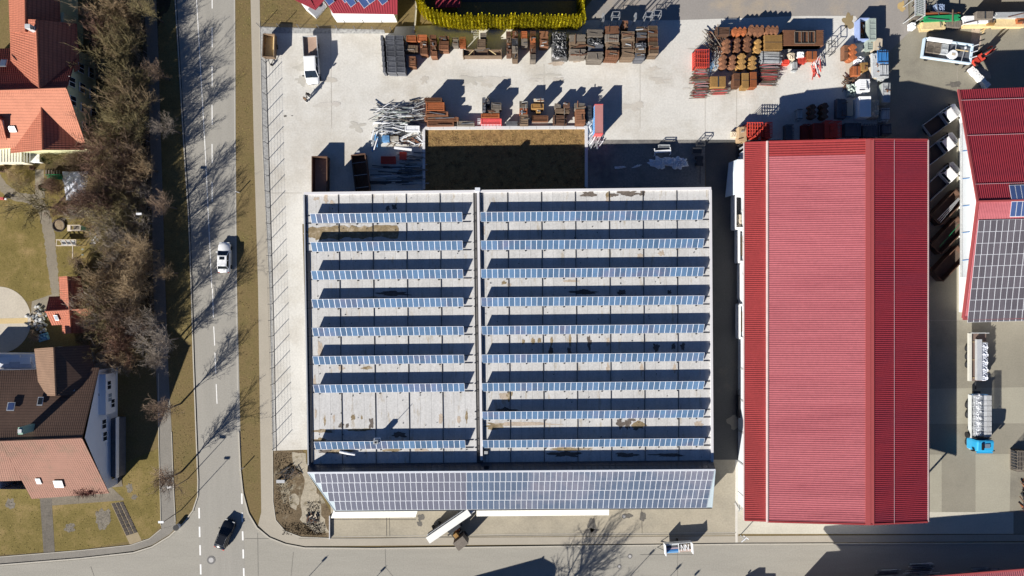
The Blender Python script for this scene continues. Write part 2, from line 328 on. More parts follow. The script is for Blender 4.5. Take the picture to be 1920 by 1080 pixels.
# the concrete yard, asphalt to the north, tan paving to the south and east
sheet('yard_slab', [(497, 62), (738, 62), (742, 50), (1105, 38), (1260, 38), (1420, 33), (1500, 30), (1604, 30), (1612, 45), (1645, 120), (1648, 262), (1322, 262), (1322, 420), (567, 420), (580, 843), (512, 845), (505, 540), (498, 300)], .012, concrete)
sheet('north_asphalt', [(1060, -80), (1700, -80), (1705, 60), (1645, 120), (1612, 45), (1604, 30), (1500, 30), (1420, 33), (1260, 38), (1105, 38), (1085, 30), (1110, 0)], .008, greyasph)
sheet('pebble_strip', [(488, 50), (497, 50), (503, 300), (510, 540), (515, 842), (512, 845), (505, 540), (492, 270)], .022, pebble)
sheet('pebble_strip', [(488, 50), (560, 52), (720, 56), (722, 63), (497, 62.5), (488, 60)], .026, pebble)
strip_line('yard_kerb', [(497, 62), (505, 320), (513, 600), (518, 845)], .08, 0, .05, darkjoint)
sheet('service_apron', [(618, 900), (1385, 900), (1385, 1004), (620, 1008), (621, 975)], .012, tanpave)
strip_line('drain_channel', [(560, 1009), (700, 1009.5), (960, 1004), (1380, 1001)], .09, .018, .028, seam)
strip_line('drain_channel_edge', [(620, 1006.5), (960, 1001.5), (1380, 998.5)], .08, .018, .03, kerbm)
strip_line('asphalt_seam', [(725, 960), (725, 1006)], .07, .018, .0205, darkjoint); strip_line('asphalt_seam', [(730, 960), (731, 1006)], .05, .018, .0205, darkjoint)
strip_line('asphalt_seam', [(1203, 955), (1204, 1002)], .06, .018, .0205, darkjoint); strip_line('asphalt_seam', [(620, 974), (780, 974)], .05, .018, .0205, darkjoint)
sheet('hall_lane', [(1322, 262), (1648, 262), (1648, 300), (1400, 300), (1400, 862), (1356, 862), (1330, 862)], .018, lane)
sheet('dark_yard', [(1102, 262), (1322, 262), (1322, 356), (1102, 356)], .0155, mat('dark_concrete', (.21, .20, .185), .9, .35, .5, fine=4, c2=(.12, .115, .11), c2s=.25, c2t=.5))  # darker grey sheet laid over the yard concrete
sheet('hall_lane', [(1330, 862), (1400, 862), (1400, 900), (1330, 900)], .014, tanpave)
sheet('hall_forecourt', [(1381, 862), (1395, 862), (1395, 960), (1900, 960), (1900, 1001), (1381, 1001)], .024, mat('pale_forecourt', (.50, .47, .39), .85, .12, .3, fine=4))
strip_line('white_edge_line', [(1381, 862), (1380.5, 1000), (1381, 1017)], .35, .028, .03, mat('pale_strip', (.58, .55, .49), .85))
sheet('east_yard', [(1705, -80), (2150, -80), (2150, 1001), (1735, 1001), (1735, 300), (1645, 300), (1645, 120), (1705, 60)], .016, eastpave)
for pts in ([(1735, 729), (2150, 722), (2150, 792), (1735, 795)], [(1735, 852), (1765.5, 852), (1765.5, 968), (1735, 968)], [(1829, 852), (1895, 851), (1893, 962), (1829, 962)], [(1793, 280), (1806, 280), (1806, 600), (1793, 600)]):
    sheet('pale_paving', pts, .021, eastlight)
for pts in (((1735, 601), (2000, 600)), ((1794, 80), (1795, 170)), ((1614, 0), (1618, 30)), ((1381, 60), (1381, 262)), ((1322, 150), (1322, 262)), ((1200, 80), (1200, 240)), ((498, 362), (566, 362)), ((620, 64), (622, 240)), ((1020, 120), (1020, 180))):
    strip_line('paving_joint', pts, .05, .024, .0255, mat('soft_joint', (.36, .33, .28), .9))
DU = [mat('soft_dust_%d' % i, c, .9, .15, .5) for i, c in enumerate(((.47, .44, .39), (.50, .475, .43), (.44, .42, .375)))] 
rz_ = random.Random(12)
for i in range(26):
    blotch(None, DU[i % 3], rz_.uniform(540, 1330), rz_.choice((rz_.uniform(125, 170), rz_.uniform(70, 260), 150)), rz_.uniform(5, 26), rz_.uniform(2, 9), .0275 + .0002 * i, 'ground_stain', kind='structure', rough=.6)
for px, py, rx, ry, m in ((1110, 983, 7, 12, stainw), (1108, 996, 13, 5, stainw), (790, 970, 7, 6, stainw), (787, 982, 5, 5, stainw), (1177, 967, 10, 4, stainw), (1205, 968, 6, 8, stainw), (1045, 118, 14, 5, stainr), (1080, 112, 12, 5, stainr), (1590, 40, 10, 14, mat('earth_stain', (.25, .19, .10), .9)),
                          (1690, 12, 7, 10, mat('ochre_stain', (.45, .32, .14), .9)), (1840, 140, 16, 12, stainr), (1790, 158, 14, 5, stainw), (1830, 75, 10, 22, stainr), (1595, 130, 12, 30, mat('soft_rust_stain', (.46, .42, .35), .9)), (630, 195, 9, 5, mat('soft_grey_stain', (.49, .46, .42), .9)), (1388, 130, 50, 40, mat('soft_dust', (.50, .46, .40), .9)), (535, 218, 3, 2, stainw), (548, 217, 1.5, 1, stainw), (1385, 790, 20, 14, mat('dust_patch', (.25, .23, .19), .9))):
    blotch(None, m, px, py, rx, ry, .031, 'ground_stain', kind='structure')
# corner lot
lot = sheet('dirt_ground', [(513, 845), (568, 845), (579, 890), (600, 925), (619, 958), (620, 1007), (565, 1006), (535, 995), (517, 974), (512, 940)], .014, dirt)
sheet('gravel_patch', [(549, 845), (576, 850), (579, 890), (600, 930), (602, 955), (617, 1000), (590, 1000), (565, 975), (562, 935), (573, 915), (566, 885), (552, 868)], .019, palegravel, .25)
sheet('gravel_patch', [(543, 930), (556, 925), (562, 945), (553, 955), (545, 948)], .019, palegravel, .2)
# west gardens
sheet('planting_bed', [(150, -60), (325, -60), (325, 0), (299, 40), (279, 300), (284, 540), (292, 655), (180, 650), (140, 640), (140, 550), (195, 500), (195, 350), (90, 330), (80, 300), (180, 285), (165, 0)], .01, soil, .3)
sheet('roadside_verge', [(299, -60), (327, 0), (345, 270), (358, 540), (362, 640), (320, 640), (310, 540), (303, 300), (297, 100)], .006, mat('shaded_verge', (.19, .15, .065), .95, .4, .5, .008, fine=5, spec=.1), .2)
sheet('garden_lawn', [(-160, 310), (80, 320), (92, 340), (195, 380), (195, 500), (140, 540), (125, 560), (90, 565), (-160, 565)], .007, lawn)
sheet('garden_lawn', [(-160, 905), (200, 910), (240, 850), (297, 840), (302, 985), (280, 1009), (150, 1031), (-160, 1049)], .007, lawn)
sheet('shady_lawn', [(180, 650), (292, 655), (298, 840), (230, 870), (180, 900)], .0085, grass)
sheet('garden_path', [(-20, 318), (0, 326), (12, 345), (35, 360), (75, 367), (93, 395), (103, 440), (110, 520), (112, 560), (98, 560), (92, 520), (82, 440), (72, 395), (55, 382), (20, 374), (0, 358), (-20, 345)], .013, mat('garden_path_paving', (.22, .19, .145), .9, .2, .5, fine=5), .1)
sheet('garden_path', [(66, 318), (82, 318), (84, 372), (66, 368)], .015, mat('garden_path_b', (.24, .21, .16), .9, .2, .5))
sheet('garden_path', [(60, 565), (108, 548), (112, 560), (92, 585), (58, 590)], .016, mat('garden_path_c', (.24, .21, .16), .9, .25, .5))
n = 40; k = P(-3, 600); mb = MB(); mb.add([(k.x + 4.8 * math.cos(2 * math.pi * i / n), k.y + 4.9 * math.sin(2 * math.pi * i / n), .02) for i in range(n)], [tuple(range(n))])
mb.build('round_terrace', mat('pale_terrace', (.48, .43, .35), .85, .15, .4, fine=4), None, 'structure')
sheet('terrace_band', [(-40, 598), (52, 596), (52, 606), (-40, 608)], .026, mat('sand_band', (.55, .42, .22), .9))
sheet('house_path', [(75, 935), (97, 935), (103, 1036), (82, 1038)], .017, mat('dark_paving', (.13, .115, .095), .9, .35, .8, fine=4))
sheet('house_path', [(60, 928), (230, 912), (228, 900), (229, 870), (200, 905), (232, 935), (232, 938), (97, 948)], .013, mat('brown_paving', (.17, .145, .11), .9, .3, .8, fine=4))
sheet('house_path', [(-160, 898), (42, 898), (50, 915), (-160, 918)], .013, mat('grey_terrace_paving', (.30, .27, .22), .9, .2, .8))
# slab path made of separate slabs
slabm = mat('dark_slab', (.055, .045, .04), .85, .4, 1, rnd=.35)
sp_ = sheet('slab_path', [(208, 944), (231, 940), (266, 1014), (244, 1022)], .012, mat('path_sand', (.30, .24, .15), .9))
for i in range(9):
    for j in range(3):
        t = i / 9 * .78; u = j / 3
        q = [P(208 + 36 * a + (23 - 1 * a) * b, 944 + 78 * a - 4 * b - 4 * a * b) for a, b in ((t + .008, u + .05), (t + .085, u + .05), (t + .085, u + .30), (t + .008, u + .30))]
        off = .02 * (j % 2); mb = MB(); mb.slab([(p.x, p.y - off, .04 + rng.uniform(0, .012)) for p in q][::1], .028); mb.build('slab', slabm, sp_)
for cx, cy, rx, ry, m in ((193, 975, 14, 20, mat('bare_bed', (.17, .15, .12), .95, .5, 1, fine=4)), (131, 990, 10, 8, MATS['bare_bed']), (19, 945, 9, 10, MATS['bare_bed']), (243, 915, 6, 9, MATS['bare_bed']), (252, 932, 6, 5, MATS['bare_bed'])):
    blotch(None, m, cx, cy, rx, ry, .012, 'bare_soil', kind='structure')
# scattered tufts so that grass and dirt are not flat
def tufts(name, quads, n, m, hgt, seed):
    r = random.Random(seed); mb = MB()
    for i in range(n):
        a, b, c_, d = r.choice(quads); p = P(r.uniform(a, c_), r.uniform(b, d)); t = r.uniform(0, 6.28); s = r.uniform(.04, .12)
        e = Vector((math.cos(t) * s, math.sin(t) * s, 0)); q = Vector((r.uniform(-.1, .1), r.uniform(-.1, .1), r.uniform(.3, 1) * hgt))
        mb.add([p - e, p + e, p + q], [(0, 1, 2)])
    return mb.build(name, m, None, 'stuff')
tufts('grass_tufts', [(799, 243, 1096, 350)], 7000, mat('dry_tuft', (.36, .26, .11), .95, .4, 2, spec=.1), .12, 1)
tufts('grass_tufts', [(443, 0, 468, 300), (446, 300, 475, 600), (449, 600, 484, 920), (0, 380, 75, 560), (105, 420, 190, 510), (0, 925, 75, 1040), (105, 950, 210, 1025), (235, 870, 298, 985), (325, 800, 366, 960), (318, 560, 358, 800), (490, 0, 560, 45)], 3000, mat('olive_tuft', (.24, .20, .07), .95, .4, 2, spec=.1), .07, 2)
tufts('dirt_clods', [(516, 850, 548, 965), (575, 940, 600, 1003), (530, 980, 610, 1003)], 2200, mat('clods', (.085, .06, .035), .95, .5, 2), .15, 3)
# ---------------------------------------------------------------- the flat roofed hall with its solar rows
def Q(x, y): return x + (9 - 5 * (x - 568) / 767) * (y - 355) / 520, y + (950 - x) * .011
def QP(x, y, h): return P(*Q(x, y), h)
hall = thing('flat_roofed_hall', 'wide flat grey-roofed hall carrying rows of solar panels, pitched glazed strip along its south side', 'building', P(955, 620))
cN = [P(568.5, 361, 5), P(1335, 351.5, 5)]; cS = [P(1338.5, 868, 5), P(576.5, 874, 5)]
def shrink(pts, d):
    c = sum(pts, Vector()) / len(pts); return [p + (c - p).normalized() * d for p in pts]
w4 = shrink([cS[1], cS[0], cN[1], cN[0]], .25)
mb = MB(); mb.prism([(p.x, p.y) for p in w4], 0, 4.55); mb.build('wall', greywall, hall)
mb = MB(); mb.prism([(p.x, p.y) for p in w4], 4.552, 4.6); mb.build('roof_deck', mat('roof_joint', (.13, .125, .12), .9), hall)
X = [570.6 + 21.15 * k for k in range(37)]
for k in range(36):
    x0, x1 = X[k] + .13, X[k + 1] - .13
    if x0 < 573.5: x0 = 573.5
    if x1 > 1331.5: x1 = 1331.5
    if 885 < x0 < 899: x0 = 899
    if 893 < x1 < 900: x1 = 893
    if k % 3 == 0: x0 += .5
    if k % 3 == 2: x1 -= .5
    mb = MB(); mb.slab([QP(x0, 868, 4.7), QP(x1, 868, 4.7), QP(x1, 358, 4.7), QP(x0, 358, 4.7)], .09); mb.build('roof_panel', roofslab, hall)
for k in range(3, 36, 3):
    if k == 15: continue
    a, b = QP(X[k], 358.5, 4.76), QP(X[k], 866, 4.76); mb = MB(); mb.bar(a, b, .05); mb.build('conduit', darkmetal, hall)
for x in (889.5, 903): mb = MB(); mb.bar(QP(x, 360, 4.78), QP(x, 866, 4.78), .045); mb.build('conduit', darkmetal, hall)
for x in (575.5, 578): mb = MB(); mb.bar(QP(x, 470, 4.78), QP(x, 866, 4.78), .06); mb.build('conduit', darkmetal, hall)
mb = MB(); mb.bar(QP(1329.3, 358, 4.78), QP(1329.3, 866, 4.78), .05)
for i in range(60): mb.bar(QP(1328, 360 + 8.5 * i, 4.8), QP(1331, 360 + 8.5 * i, 4.8), .03)
mb.build('conduit', darkmetal, hall)
def para(a, b, wd, z0, z1, name='parapet', m=None):
    a = Vector((a.x, a.y, (z0 + z1) / 2)); b = Vector((b.x, b.y, (z0 + z1) / 2)); mb = MB(); mb.plank(a, b, wd, z1 - z0); return mb.build(name, m or mat('parapet_white', (.60, .59, .60), .6, .06, 1), hall)
para(cN[0] + Vector((.1, -.12, 0)), cN[1] + Vector((-.1, -.12, 0)), .36, 4.3, 5.0)
para(cN[1] + Vector((-.2, -.31, 0)), cS[0] + Vector((-.2, 0, 0)), .34, 4.3, 4.997)
para(cN[0] + Vector((.1, -.31, 0)), cS[1] + Vector((.1, 0, 0)), .17, 4.3, 4.994, m=mat('parapet_grey', (.30, .32, .35), .6, .1, 1))
para(QP(896.3, 357.5, 5), QP(896.3, 862, 5), .34, 4.6, 5.12, 'divider')
mb = MB(); mb.box(*(P(895.5, 357, 5) + Vector((-.35, -.2, -.3))), *(P(895.5, 357, 5) + Vector((.35, .35, .3)))); mb.build('divider_cap', pvframe, hall)
# stains and puddles on the roof membrane (4 mm sheets)
ST = [(588, 437, 13, 8, stainb), (600, 445, 10, 5, stainb), (660, 438, 70, 5, stainr), (1105, 364, 14, 5, staind), (1177, 362, 20, 5, staind), (1150, 366, 8, 3, staind), (1205, 362, 5, 7, staind), (1141, 366, 4, 10, stainb), (1140, 375, 5, 5, stainr), (594, 372, 6, 3, stainr), (611, 372, 4, 9, stainr), (622, 381, 4, 5, stainr), (740, 388, 5, 6, staind), (727, 390, 4, 4, staind),
      (1095, 548, 22, 4.5, staind), (1165, 548, 9, 5, staind), (1255, 548, 4, 4, staind), (981, 640, 3, 5, stainb), (999, 639, 3.5, 6, stainb), (1011, 638, 3.5, 5, stainb), (1034, 640, 2.5, 9, stainb), (1069, 640, 2.5, 12, stainb), (1105, 642, 3.5, 14, staind), (1140, 640, 3, 8, stainr), (1230, 651, 6, 7, staind), (1263, 650, 4, 6, staind), (1280, 650, 4, 6, staind), (1033, 660, 4, 9, staind), (1068, 660, 4, 9, staind),
      (662, 782, 4, 5, stainb), (678, 783, 2, 4, stainb), (609, 790, 2, 9, stainb), (640, 798, 5, 5, staind), (651, 798, 3, 4, staind), (696, 794, 4, 10, staind), (604, 808, 20, 3, stainb), (676, 806, 26, 2.5, stainb), (875, 781, 2, 12, stainb), (860, 786, 4, 7, stainr), (827, 785, 4, 9, stainr), (592, 775, 2, 9, stainr), (626, 785, 2, 8, stainr), (945, 745, 8, 9, stainr), (955, 742, 5, 9, stainb), (948, 770, 20, 6, staind),
      (1163, 795, 7, 11, staind), (1177, 795, 6, 12, staind), (1185, 787, 8, 3, staind), (1192, 803, 5, 4, staind), (1198, 797, 12, 6, stainb), (1065, 842, 32, 4, stainb), (1060, 852, 26, 5, staind), (1175, 853, 20, 4.5, staind), (1250, 853, 30, 3, staind), (600, 827, 12, 6, stainb), (618, 846, 22, 4, staind), (640, 845, 24, 5, stainb), (735, 842, 18, 5, stainb), (790, 843, 14, 3.5, stainr), (748, 815, 12, 5, staind), (980, 795, 60, 3, stainr), (930, 798, 18, 6, stainb),
      (945, 530, 5, 3, stainb), (955, 534, 4, 3, stainr), (1070, 527, 14, 2, stainr), (1240, 475, 5, 5, stainr), (906, 432, 3, 10, stainr), (1200, 480, 5, 6, stainr), (640, 690, 6, 4, stainr), (688, 690, 9, 3, stainb), (1310, 795, 8, 6, stainr), (1300, 560, 6, 4, stainr), (1140, 690, 3, 10, stainr), (1203, 690, 3, 10, stainr), (1265, 690, 3, 9, stainr), (700, 560, 20, 4, stainr), (735, 550, 30, 4, staind), (600, 660, 4, 20, stainr), (590, 720, 3, 15, stainr)]
for i, (x, y, rx, ry, m) in enumerate(ST):
    blotch(hall, m, x, y, rx, ry, 4.704 + (i % 6) * .0015, h=4.7, rough=.45, seed=i, n=30 if rx < 20 else 60)
sheet('water_stain', [(574, 433), (588, 426), (640, 424.5), (744, 424), (748, 430), (747, 445), (700, 446), (602, 449), (584, 445)], 4.7115, stainb, .22, None, hall, 4.7)
r = random.Random(3)
dr = MB()
for i in range(170):
    k = r.randrange(0, 36); a = QP(X[k] + r.choice((0, 0, 10)) + r.uniform(-1, 1), r.uniform(362, 862), 4.72); t = r.uniform(0, 3.1); s = r.uniform(.06, .2); dr.plank(a, a + Vector((math.cos(t) * s, math.sin(t) * s, 0)), .1, .05)
dr.build('roof_litter', darkmetal, hall, 'stuff')
# south side: glazed north slope, wide south slope, porches
RW, RE = P(577, 886, 6.2), P(1341, 880.5, 6.2); FW, FE = P(577, 870, 4.72), P(1337, 863, 4.72); EW, EE = P(627.5, 957.5, 3.0), P(1335, 951.5, 3.0)
mb = MB(); mb.slab([RW + Vector((0, 0, -.02)), RE + Vector((0, 0, -.02)), FE, FW][::1], .08); mb.build('glazing_backing', darkmetal, hall)
nn = 66
for i in range(nn):
    for a0, a1 in ((.03, .47), (.51, .95)):
        u0, u1 = (i + .06) / nn, (i + .94) / nn; up = Vector((0, .02, .03))
        L0 = lambda u, t: FW.lerp(FE, u).lerp(RW.lerp(RE, u), t) + up
        mb = MB(); mb.slab([L0(u1, a0), L0(u1, a1), L0(u0, a1), L0(u0, a0)], .02); mb.build('pane', clerest, hall)
mb = MB(); mb.slab([EW, EE, RE, RW], .12); mb.build('south_roof', mat('pale_roof_sheet', (.34, .40, .43), .45, .08, 1, spec=.5), hall)
mb = MB(); mb.bar(RW + Vector((0, 0, .03)), RE + Vector((0, 0, .03)), .13); mb.build('ridge_cap', pvframe, hall)
mb = MB(); mb.bar(EW + Vector((0, -.1, -.05)), EE + Vector((0, -.1, -.05)), .09); mb.build('gutter', darkmetal, hall)
for a, b in ((EW, RW), (EE, RE)): mb = MB(); mb.bar(a, b, .07); mb.build('verge_trim', mat('blue_grey_trim', (.30, .36, .40), .5), hall)
sw = [Vector((EW.x + .5, EW.y + .4, 0)), Vector((EE.x - .3, EE.y + .4, 0)), Vector((FE.x - .3, FE.y, 0)), Vector((FW.x + .4, FW.y, 0))]
mb = MB(); mb.prism([(p.x, p.y) for p in sw], 0, 2.85); mb.build('wall', greywall, hall)
for p0, p1, p2, p3, n_ in ((P(620.5, 971.5, 2.4), P(779, 970, 2.4), P(784, 955, 2.75), P(626, 956, 2.75), 0), (P(893.5, 968, 2.4), P(1142, 966, 2.4), P(1142, 949, 2.75), P(893.5, 951, 2.75), 0)):
    mb = MB(); mb.ribs(p0, p1, p2, p3, .18, .03); mb.build('porch_roof', polyc, hall)
    mb = MB()
    for t in range(6):
        q = p0.lerp(p1, .02 + t * .192); mb.bar((q.x, q.y + .1, 0), (q.x, q.y + .1, 2.38), .05)
    mb.build('porch_posts', galv, hall)
for x, y, h in ((1358, 893, 0),): pass
# solar panel (shared mesh) and rows
def panel_mesh(wd, ln, inset, cellm, mid=0):
    mb = MB(); mb.box(-wd / 2, 0, 0, wd / 2, ln, .04); mb.cur = 1
    mb.box(-wd / 2 + inset, inset, .036, wd / 2 - inset, ln - inset, .044)
    me = mb.mesh('solar_panel'); me.materials.append(pvframe); me.materials.append(cellm); me.polygons.foreach_set('material_index', mb.m); return me
pm = panel_mesh(.77, 1.5, .033, pvcell); TILT = R(33); PITCH = .7755
unit = MB().box(-.5, -.5, -.5, .5, .5, .5).mesh('unit_box')
def bx(name, m, parent, c, d, rz=0, rot=None): return link(name, unit, m, parent, c, rz, d, rot=rot)
def solar_row(lab, grp, xl, xr, yl, yr, n):
    a, b = P(xl, yl, 4.9), P(xr, yr, 4.9); rz = math.atan2(b.y - a.y, b.x - a.x); c = (a + b) / 2; c.z = 4.7
    t = thing('solar_panel_row', lab, 'solar panels', c, grp, rz); L_ = (b - a).length; pt = L_ / n
    for i in range(n): link('solar_panel', pm, None, t, ((i + .5) * pt - L_ / 2, 0, .2), rot=(TILT, 0, 0))
    for y in (-.02, 1.05): bx('rail', darkmetal, t, (0, y, .06), (L_ + 2.2, .07, .07))
    for yy, zz in ((.2, .28), (1.1, .86)): bx('support_rail', galv, t, (0, yy, zz), (L_ - .2, .05, .05))
    for i in range(0, 12 if n > 30 else 8):
        x = (-.47 + .94 * i / (11 if n > 30 else 7)) * L_; bx('leg', galv, t, (x, 1.12, .45), (.05, .05, .85)); bx('foot_block', darkmetal, t, (x, -.15, .07), (.16, .2, .13))
for k in range(9):
    yb = 415.75 + 53.0 * k; sx = k * .95
    if k != 7:
        solar_row('%s solar panel row from the north on the west half of the flat roof' % nth(k + 1 if k < 7 else 8), 'solar panel rows on the flat roof', 584.5 + sx, 867.3 + k * .7, yb + 2.9, yb, 27)
    solar_row('%s solar panel row from the north on the east half of the flat roof' % nth(k + 1), 'solar panel rows on the flat roof', 901.5 + k * .45, 1317.5 + k * .15, yb - .1, yb - 4.0, 40)
arr = thing('solar_array', 'broad four-row solar array on the pitched south strip of the flat hall', 'solar panels', (RW + RE) / 2)
dE = (RE - RW).normalized(); sl_ = ((EE - RE) + (EW - RW)).normalized(); sl_ = (Vector((0, EE.y - RE.y, EE.z - RE.z))).normalized()
rt = Vector((0, EE.y - RE.y, EE.z - RE.z)); sp = (rt.length - .15) / 4; nrm = dE.cross(-sl_).normalized()
pms = panel_mesh(.75, sp - .02, .03, pvcellS); pmg = panel_mesh(.75, sp - .02, .03, mat('grey_striped_cells', (.115, .118, .15), .3, .08, .8, spec=.6, rnd=.07, fine=4, wave=[(0, .195, .6, .22)])); xr_ = P(1339.5, 881, 6.2)
Mx = math.atan2(-rt.z, -rt.y); ang = math.atan2(dE.y, dE.x); pitch = .7745
for rr_ in range(4):
    for i in range(71 - rr_):
        p = RE - dE * (.12 + pitch * (i + .5)) + sl_ * (.1 + sp * (rr_ + 1)) + nrm * .06 - dE * (.06 * rr_)
        link('solar_panel', pmg if p.x < (876 - 960 - 8 * (rr_ == 3)) * .0741 else pms, None, arr, p - arr.location, rot=(math.atan2(-sl_.z, -sl_.y), 0, ang))
# roof furniture
t = thing('roof_vent', 'white square roof vent with a thin mast on the flat roof', 'roof vent', P(709, 824, 4.7))
bx('vent_box', whitepanel, t, (0, 0, .45), (.85, .6, .9)); bx('vent_opening', blackp, t, (.03, 0, .905), (.35, .28, .02)); bx('cap', galvp, t, (0, 0, 1.35), (.65, .5, .9)); bx('vent_opening', blackp, t, (0, 0, 1.812), (.3, .25, .02)); bx('mast', galv, t, (.2, 0, 2.5), (.05, .05, 1.8))
for px, py, z0, lab in ((911, 848, 4.7, 'small wire cage on the flat roof beside the divider'), (912, 876, 5.6, 'small dark hatch on the glazed slope of the flat hall')):
    t = thing('roof_hatch', lab, 'roof hatch', P(px, py, z0)); bx('frame', darkmetal, t, (0, 0, .12), (.7, .6, .24)); bx('lid', galvp if z0 < 5 else blackp, t, (0, 0, .26), (.55, .45, .03))
o = MB().bar(P(637, 846.5, 4.85), P(666, 852.5, 4.85), .2, 8).build('tarp_roll', whitepl); tag(o, 'white rolled sheet lying on the flat roof below the last left solar row', 'tarp roll')

# ---------------------------------------------------------------- the red hall
rh = thing('red_hall', 'long hall with a red ribbed sheet metal roof, mostly pale pink', 'building', P(1560, 620))
def roofq(parent, name, m, a, b, c, d, pitch=.3, dep=.05, prof='trap', th=.1):
    mb = MB(); mb.ribs(a, b, c, d, pitch, dep, prof); o = mb.build(name, m, parent)
    dn = Vector((0, 0, -.02)); mb = MB(); mb.slab([a + dn, b + dn, c + dn, d + dn] if (Vector(b) - Vector(a)).cross(Vector(d) - Vector(a)).z > 0 else [d + dn, c + dn, b + dn, a + dn], th); mb.build(name + '_deck', m, parent); return o
A0, A1 = P(1396, 975, 5.3), P(1396, 268, 5.3); B0, B1 = P(1437, 976.5, 5.65), P(1437, 266.5, 5.65)
C0, C1 = P(1438.5, 978, 5.85), P(1438.5, 266, 5.85); D0, D1 = P(1632, 983, 6.7), P(1632, 261.5, 6.7); E0, E1 = P(1739, 978.5, 5.5), P(1739, 262, 5.5)
roofq(rh, 'lean_to_roof', redmetal, A0, A1, B1, B0, .27)
f = .9615; roofq(rh, 'west_roof', pinkmetal, C0, C0.lerp(C1, f), D0.lerp(D1, f), D0, .30, .035)  # main west sheets in the paler red, east slope in the deeper one
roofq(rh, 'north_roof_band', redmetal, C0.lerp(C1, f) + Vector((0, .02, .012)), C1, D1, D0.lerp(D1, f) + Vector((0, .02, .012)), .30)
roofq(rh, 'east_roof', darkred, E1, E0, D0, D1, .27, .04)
mb = MB()
for a, b in ((D0, D1),): mb.plank(a + Vector((-.35, -.05, .07)), b + Vector((-.35, .05, .07)), .7, .05); mb.plank(a + Vector((.25, -.05, .03)), b + Vector((.25, .05, .03)), .5, .05)
mb.build('ridge_cap', trimred, rh)
mb = MB(); mb.plank(B0 + Vector((.02, -.1, .2)), B1 + Vector((.02, .1, .2)), .2, .3); mb.build('step_flashing', mat('pink_white_trim', (.62, .48, .46), .5), rh)
mb = MB(); mb.bar(A0 + Vector((-.1, 0, 0)), A1 + Vector((-.1, 0, 0)), .08); mb.build('gutter', MATS['pink_white_trim'], rh)
mb = MB(); mb.bar(E0 + Vector((.08, 0, 0)), E1 + Vector((.08, 0, 0)), .07); mb.build('gutter', MATS['pink_white_trim'], rh)
mb = MB(); mb.bar(E0 + Vector((.28, 0, -.15)), E1 + Vector((.28, 0, -.15)), .09); mb.build('gutter', mat('plum_trim', (.16, .09, .11), .5), rh)
m0, m1 = D0.lerp(E0, .41), D1.lerp(E1, .41)
mb = MB(); mb.bar(m0 + Vector((0, 0, .09)), m1 + Vector((0, 0, .09)), .022); mb.build('snow_guard', mat('pale_pink_rail', (.50, .34, .37), .5), rh)
for a, b in ((A0, B0), (C0, D0), (D0, E0), (C1, D1), (D1, E1), (A1, B1)):
    mb = MB(); mb.plank(a + Vector((0, 0, .02)), b + Vector((0, 0, .02)), .22, .16); mb.build('verge_trim', redmetal, rh)
for i in range(13):
    py_ = E0.y + .8 + i * (E1.y - E0.y - 1.6) / 12; mb = MB(); mb.box(E0.x - .7, py_, 0, E0.x - .5, py_ + .2, 5.3); mb.build('canopy_post', galvp, rh)
yw0, yw1 = A0.y + .7, A1.y - .5
mb = MB(); xa, xb, xc = A0.x + .85, D0.x, E0.x - 4.1
mb.add([(xa, yw0, 0), (xc, yw0, 0), (xc, yw1, 0), (xa, yw1, 0), (xa, yw0, 5.2), (xc, yw0, 5.75), (xc, yw1, 5.75), (xa, yw1, 5.2), (xb, yw0, 6.4), (xb, yw1, 6.4)],
       [(0, 1, 5, 8, 4), (2, 3, 7, 9, 6), (3, 0, 4, 7), (1, 2, 6, 5), (4, 8, 9, 7), (8, 5, 6, 9)]); mb.build('wall', mat('hall_wall', (.60, .63, .66), .7, .1, .6), rh)
for i in range(12):
    y = yw0 + 1.5 + i * 4.55; mb = MB(); mb.box(xa - .06, y, .1, xa - .002, y + .25, 5.1); mb.build('wall_pilaster', galvp, rh)
# bits along the west wall
for (px0, py0, px1, py1, h, lab) in ((1376, 299, 1396, 364, 3.0, 'white fabric tent beside the west wall of the red hall'),):
    a, b = P(px0, py1, h), P(px1, py0, h); t = thing('storage_tent', lab, 'tent', ((a.x + b.x) / 2, (a.y + b.y) / 2, 0)); c = t.location; wx, wy = (b.x - a.x) / 2, (b.y - a.y) / 2
    mb = MB(); mb.slab([c + Vector((-wx * .35, -wy, h)), c + Vector((wx, -wy, h)), c + Vector((wx, wy, h)), c + Vector((-wx * .35, wy, h))], .05); mb.build('roof', whitepanel, t)
    mb = MB(); mb.slab([c + Vector((-wx * 1.6, -wy * 1.05, .5)), c + Vector((-wx * .35, -wy, h)), c + Vector((-wx * .35, wy, h)), c + Vector((-wx * .9, wy, .5))][::1], .05); mb.build('side_sheet', mat('pale_blue_sheet', (.52, .58, .64), .6), t)
    mb = MB(); mb.box(c.x - wx * .3, c.y - wy, 0, c.x + wx, c.y + wy, h - .1); mb.build('frame', whitepanel, t)
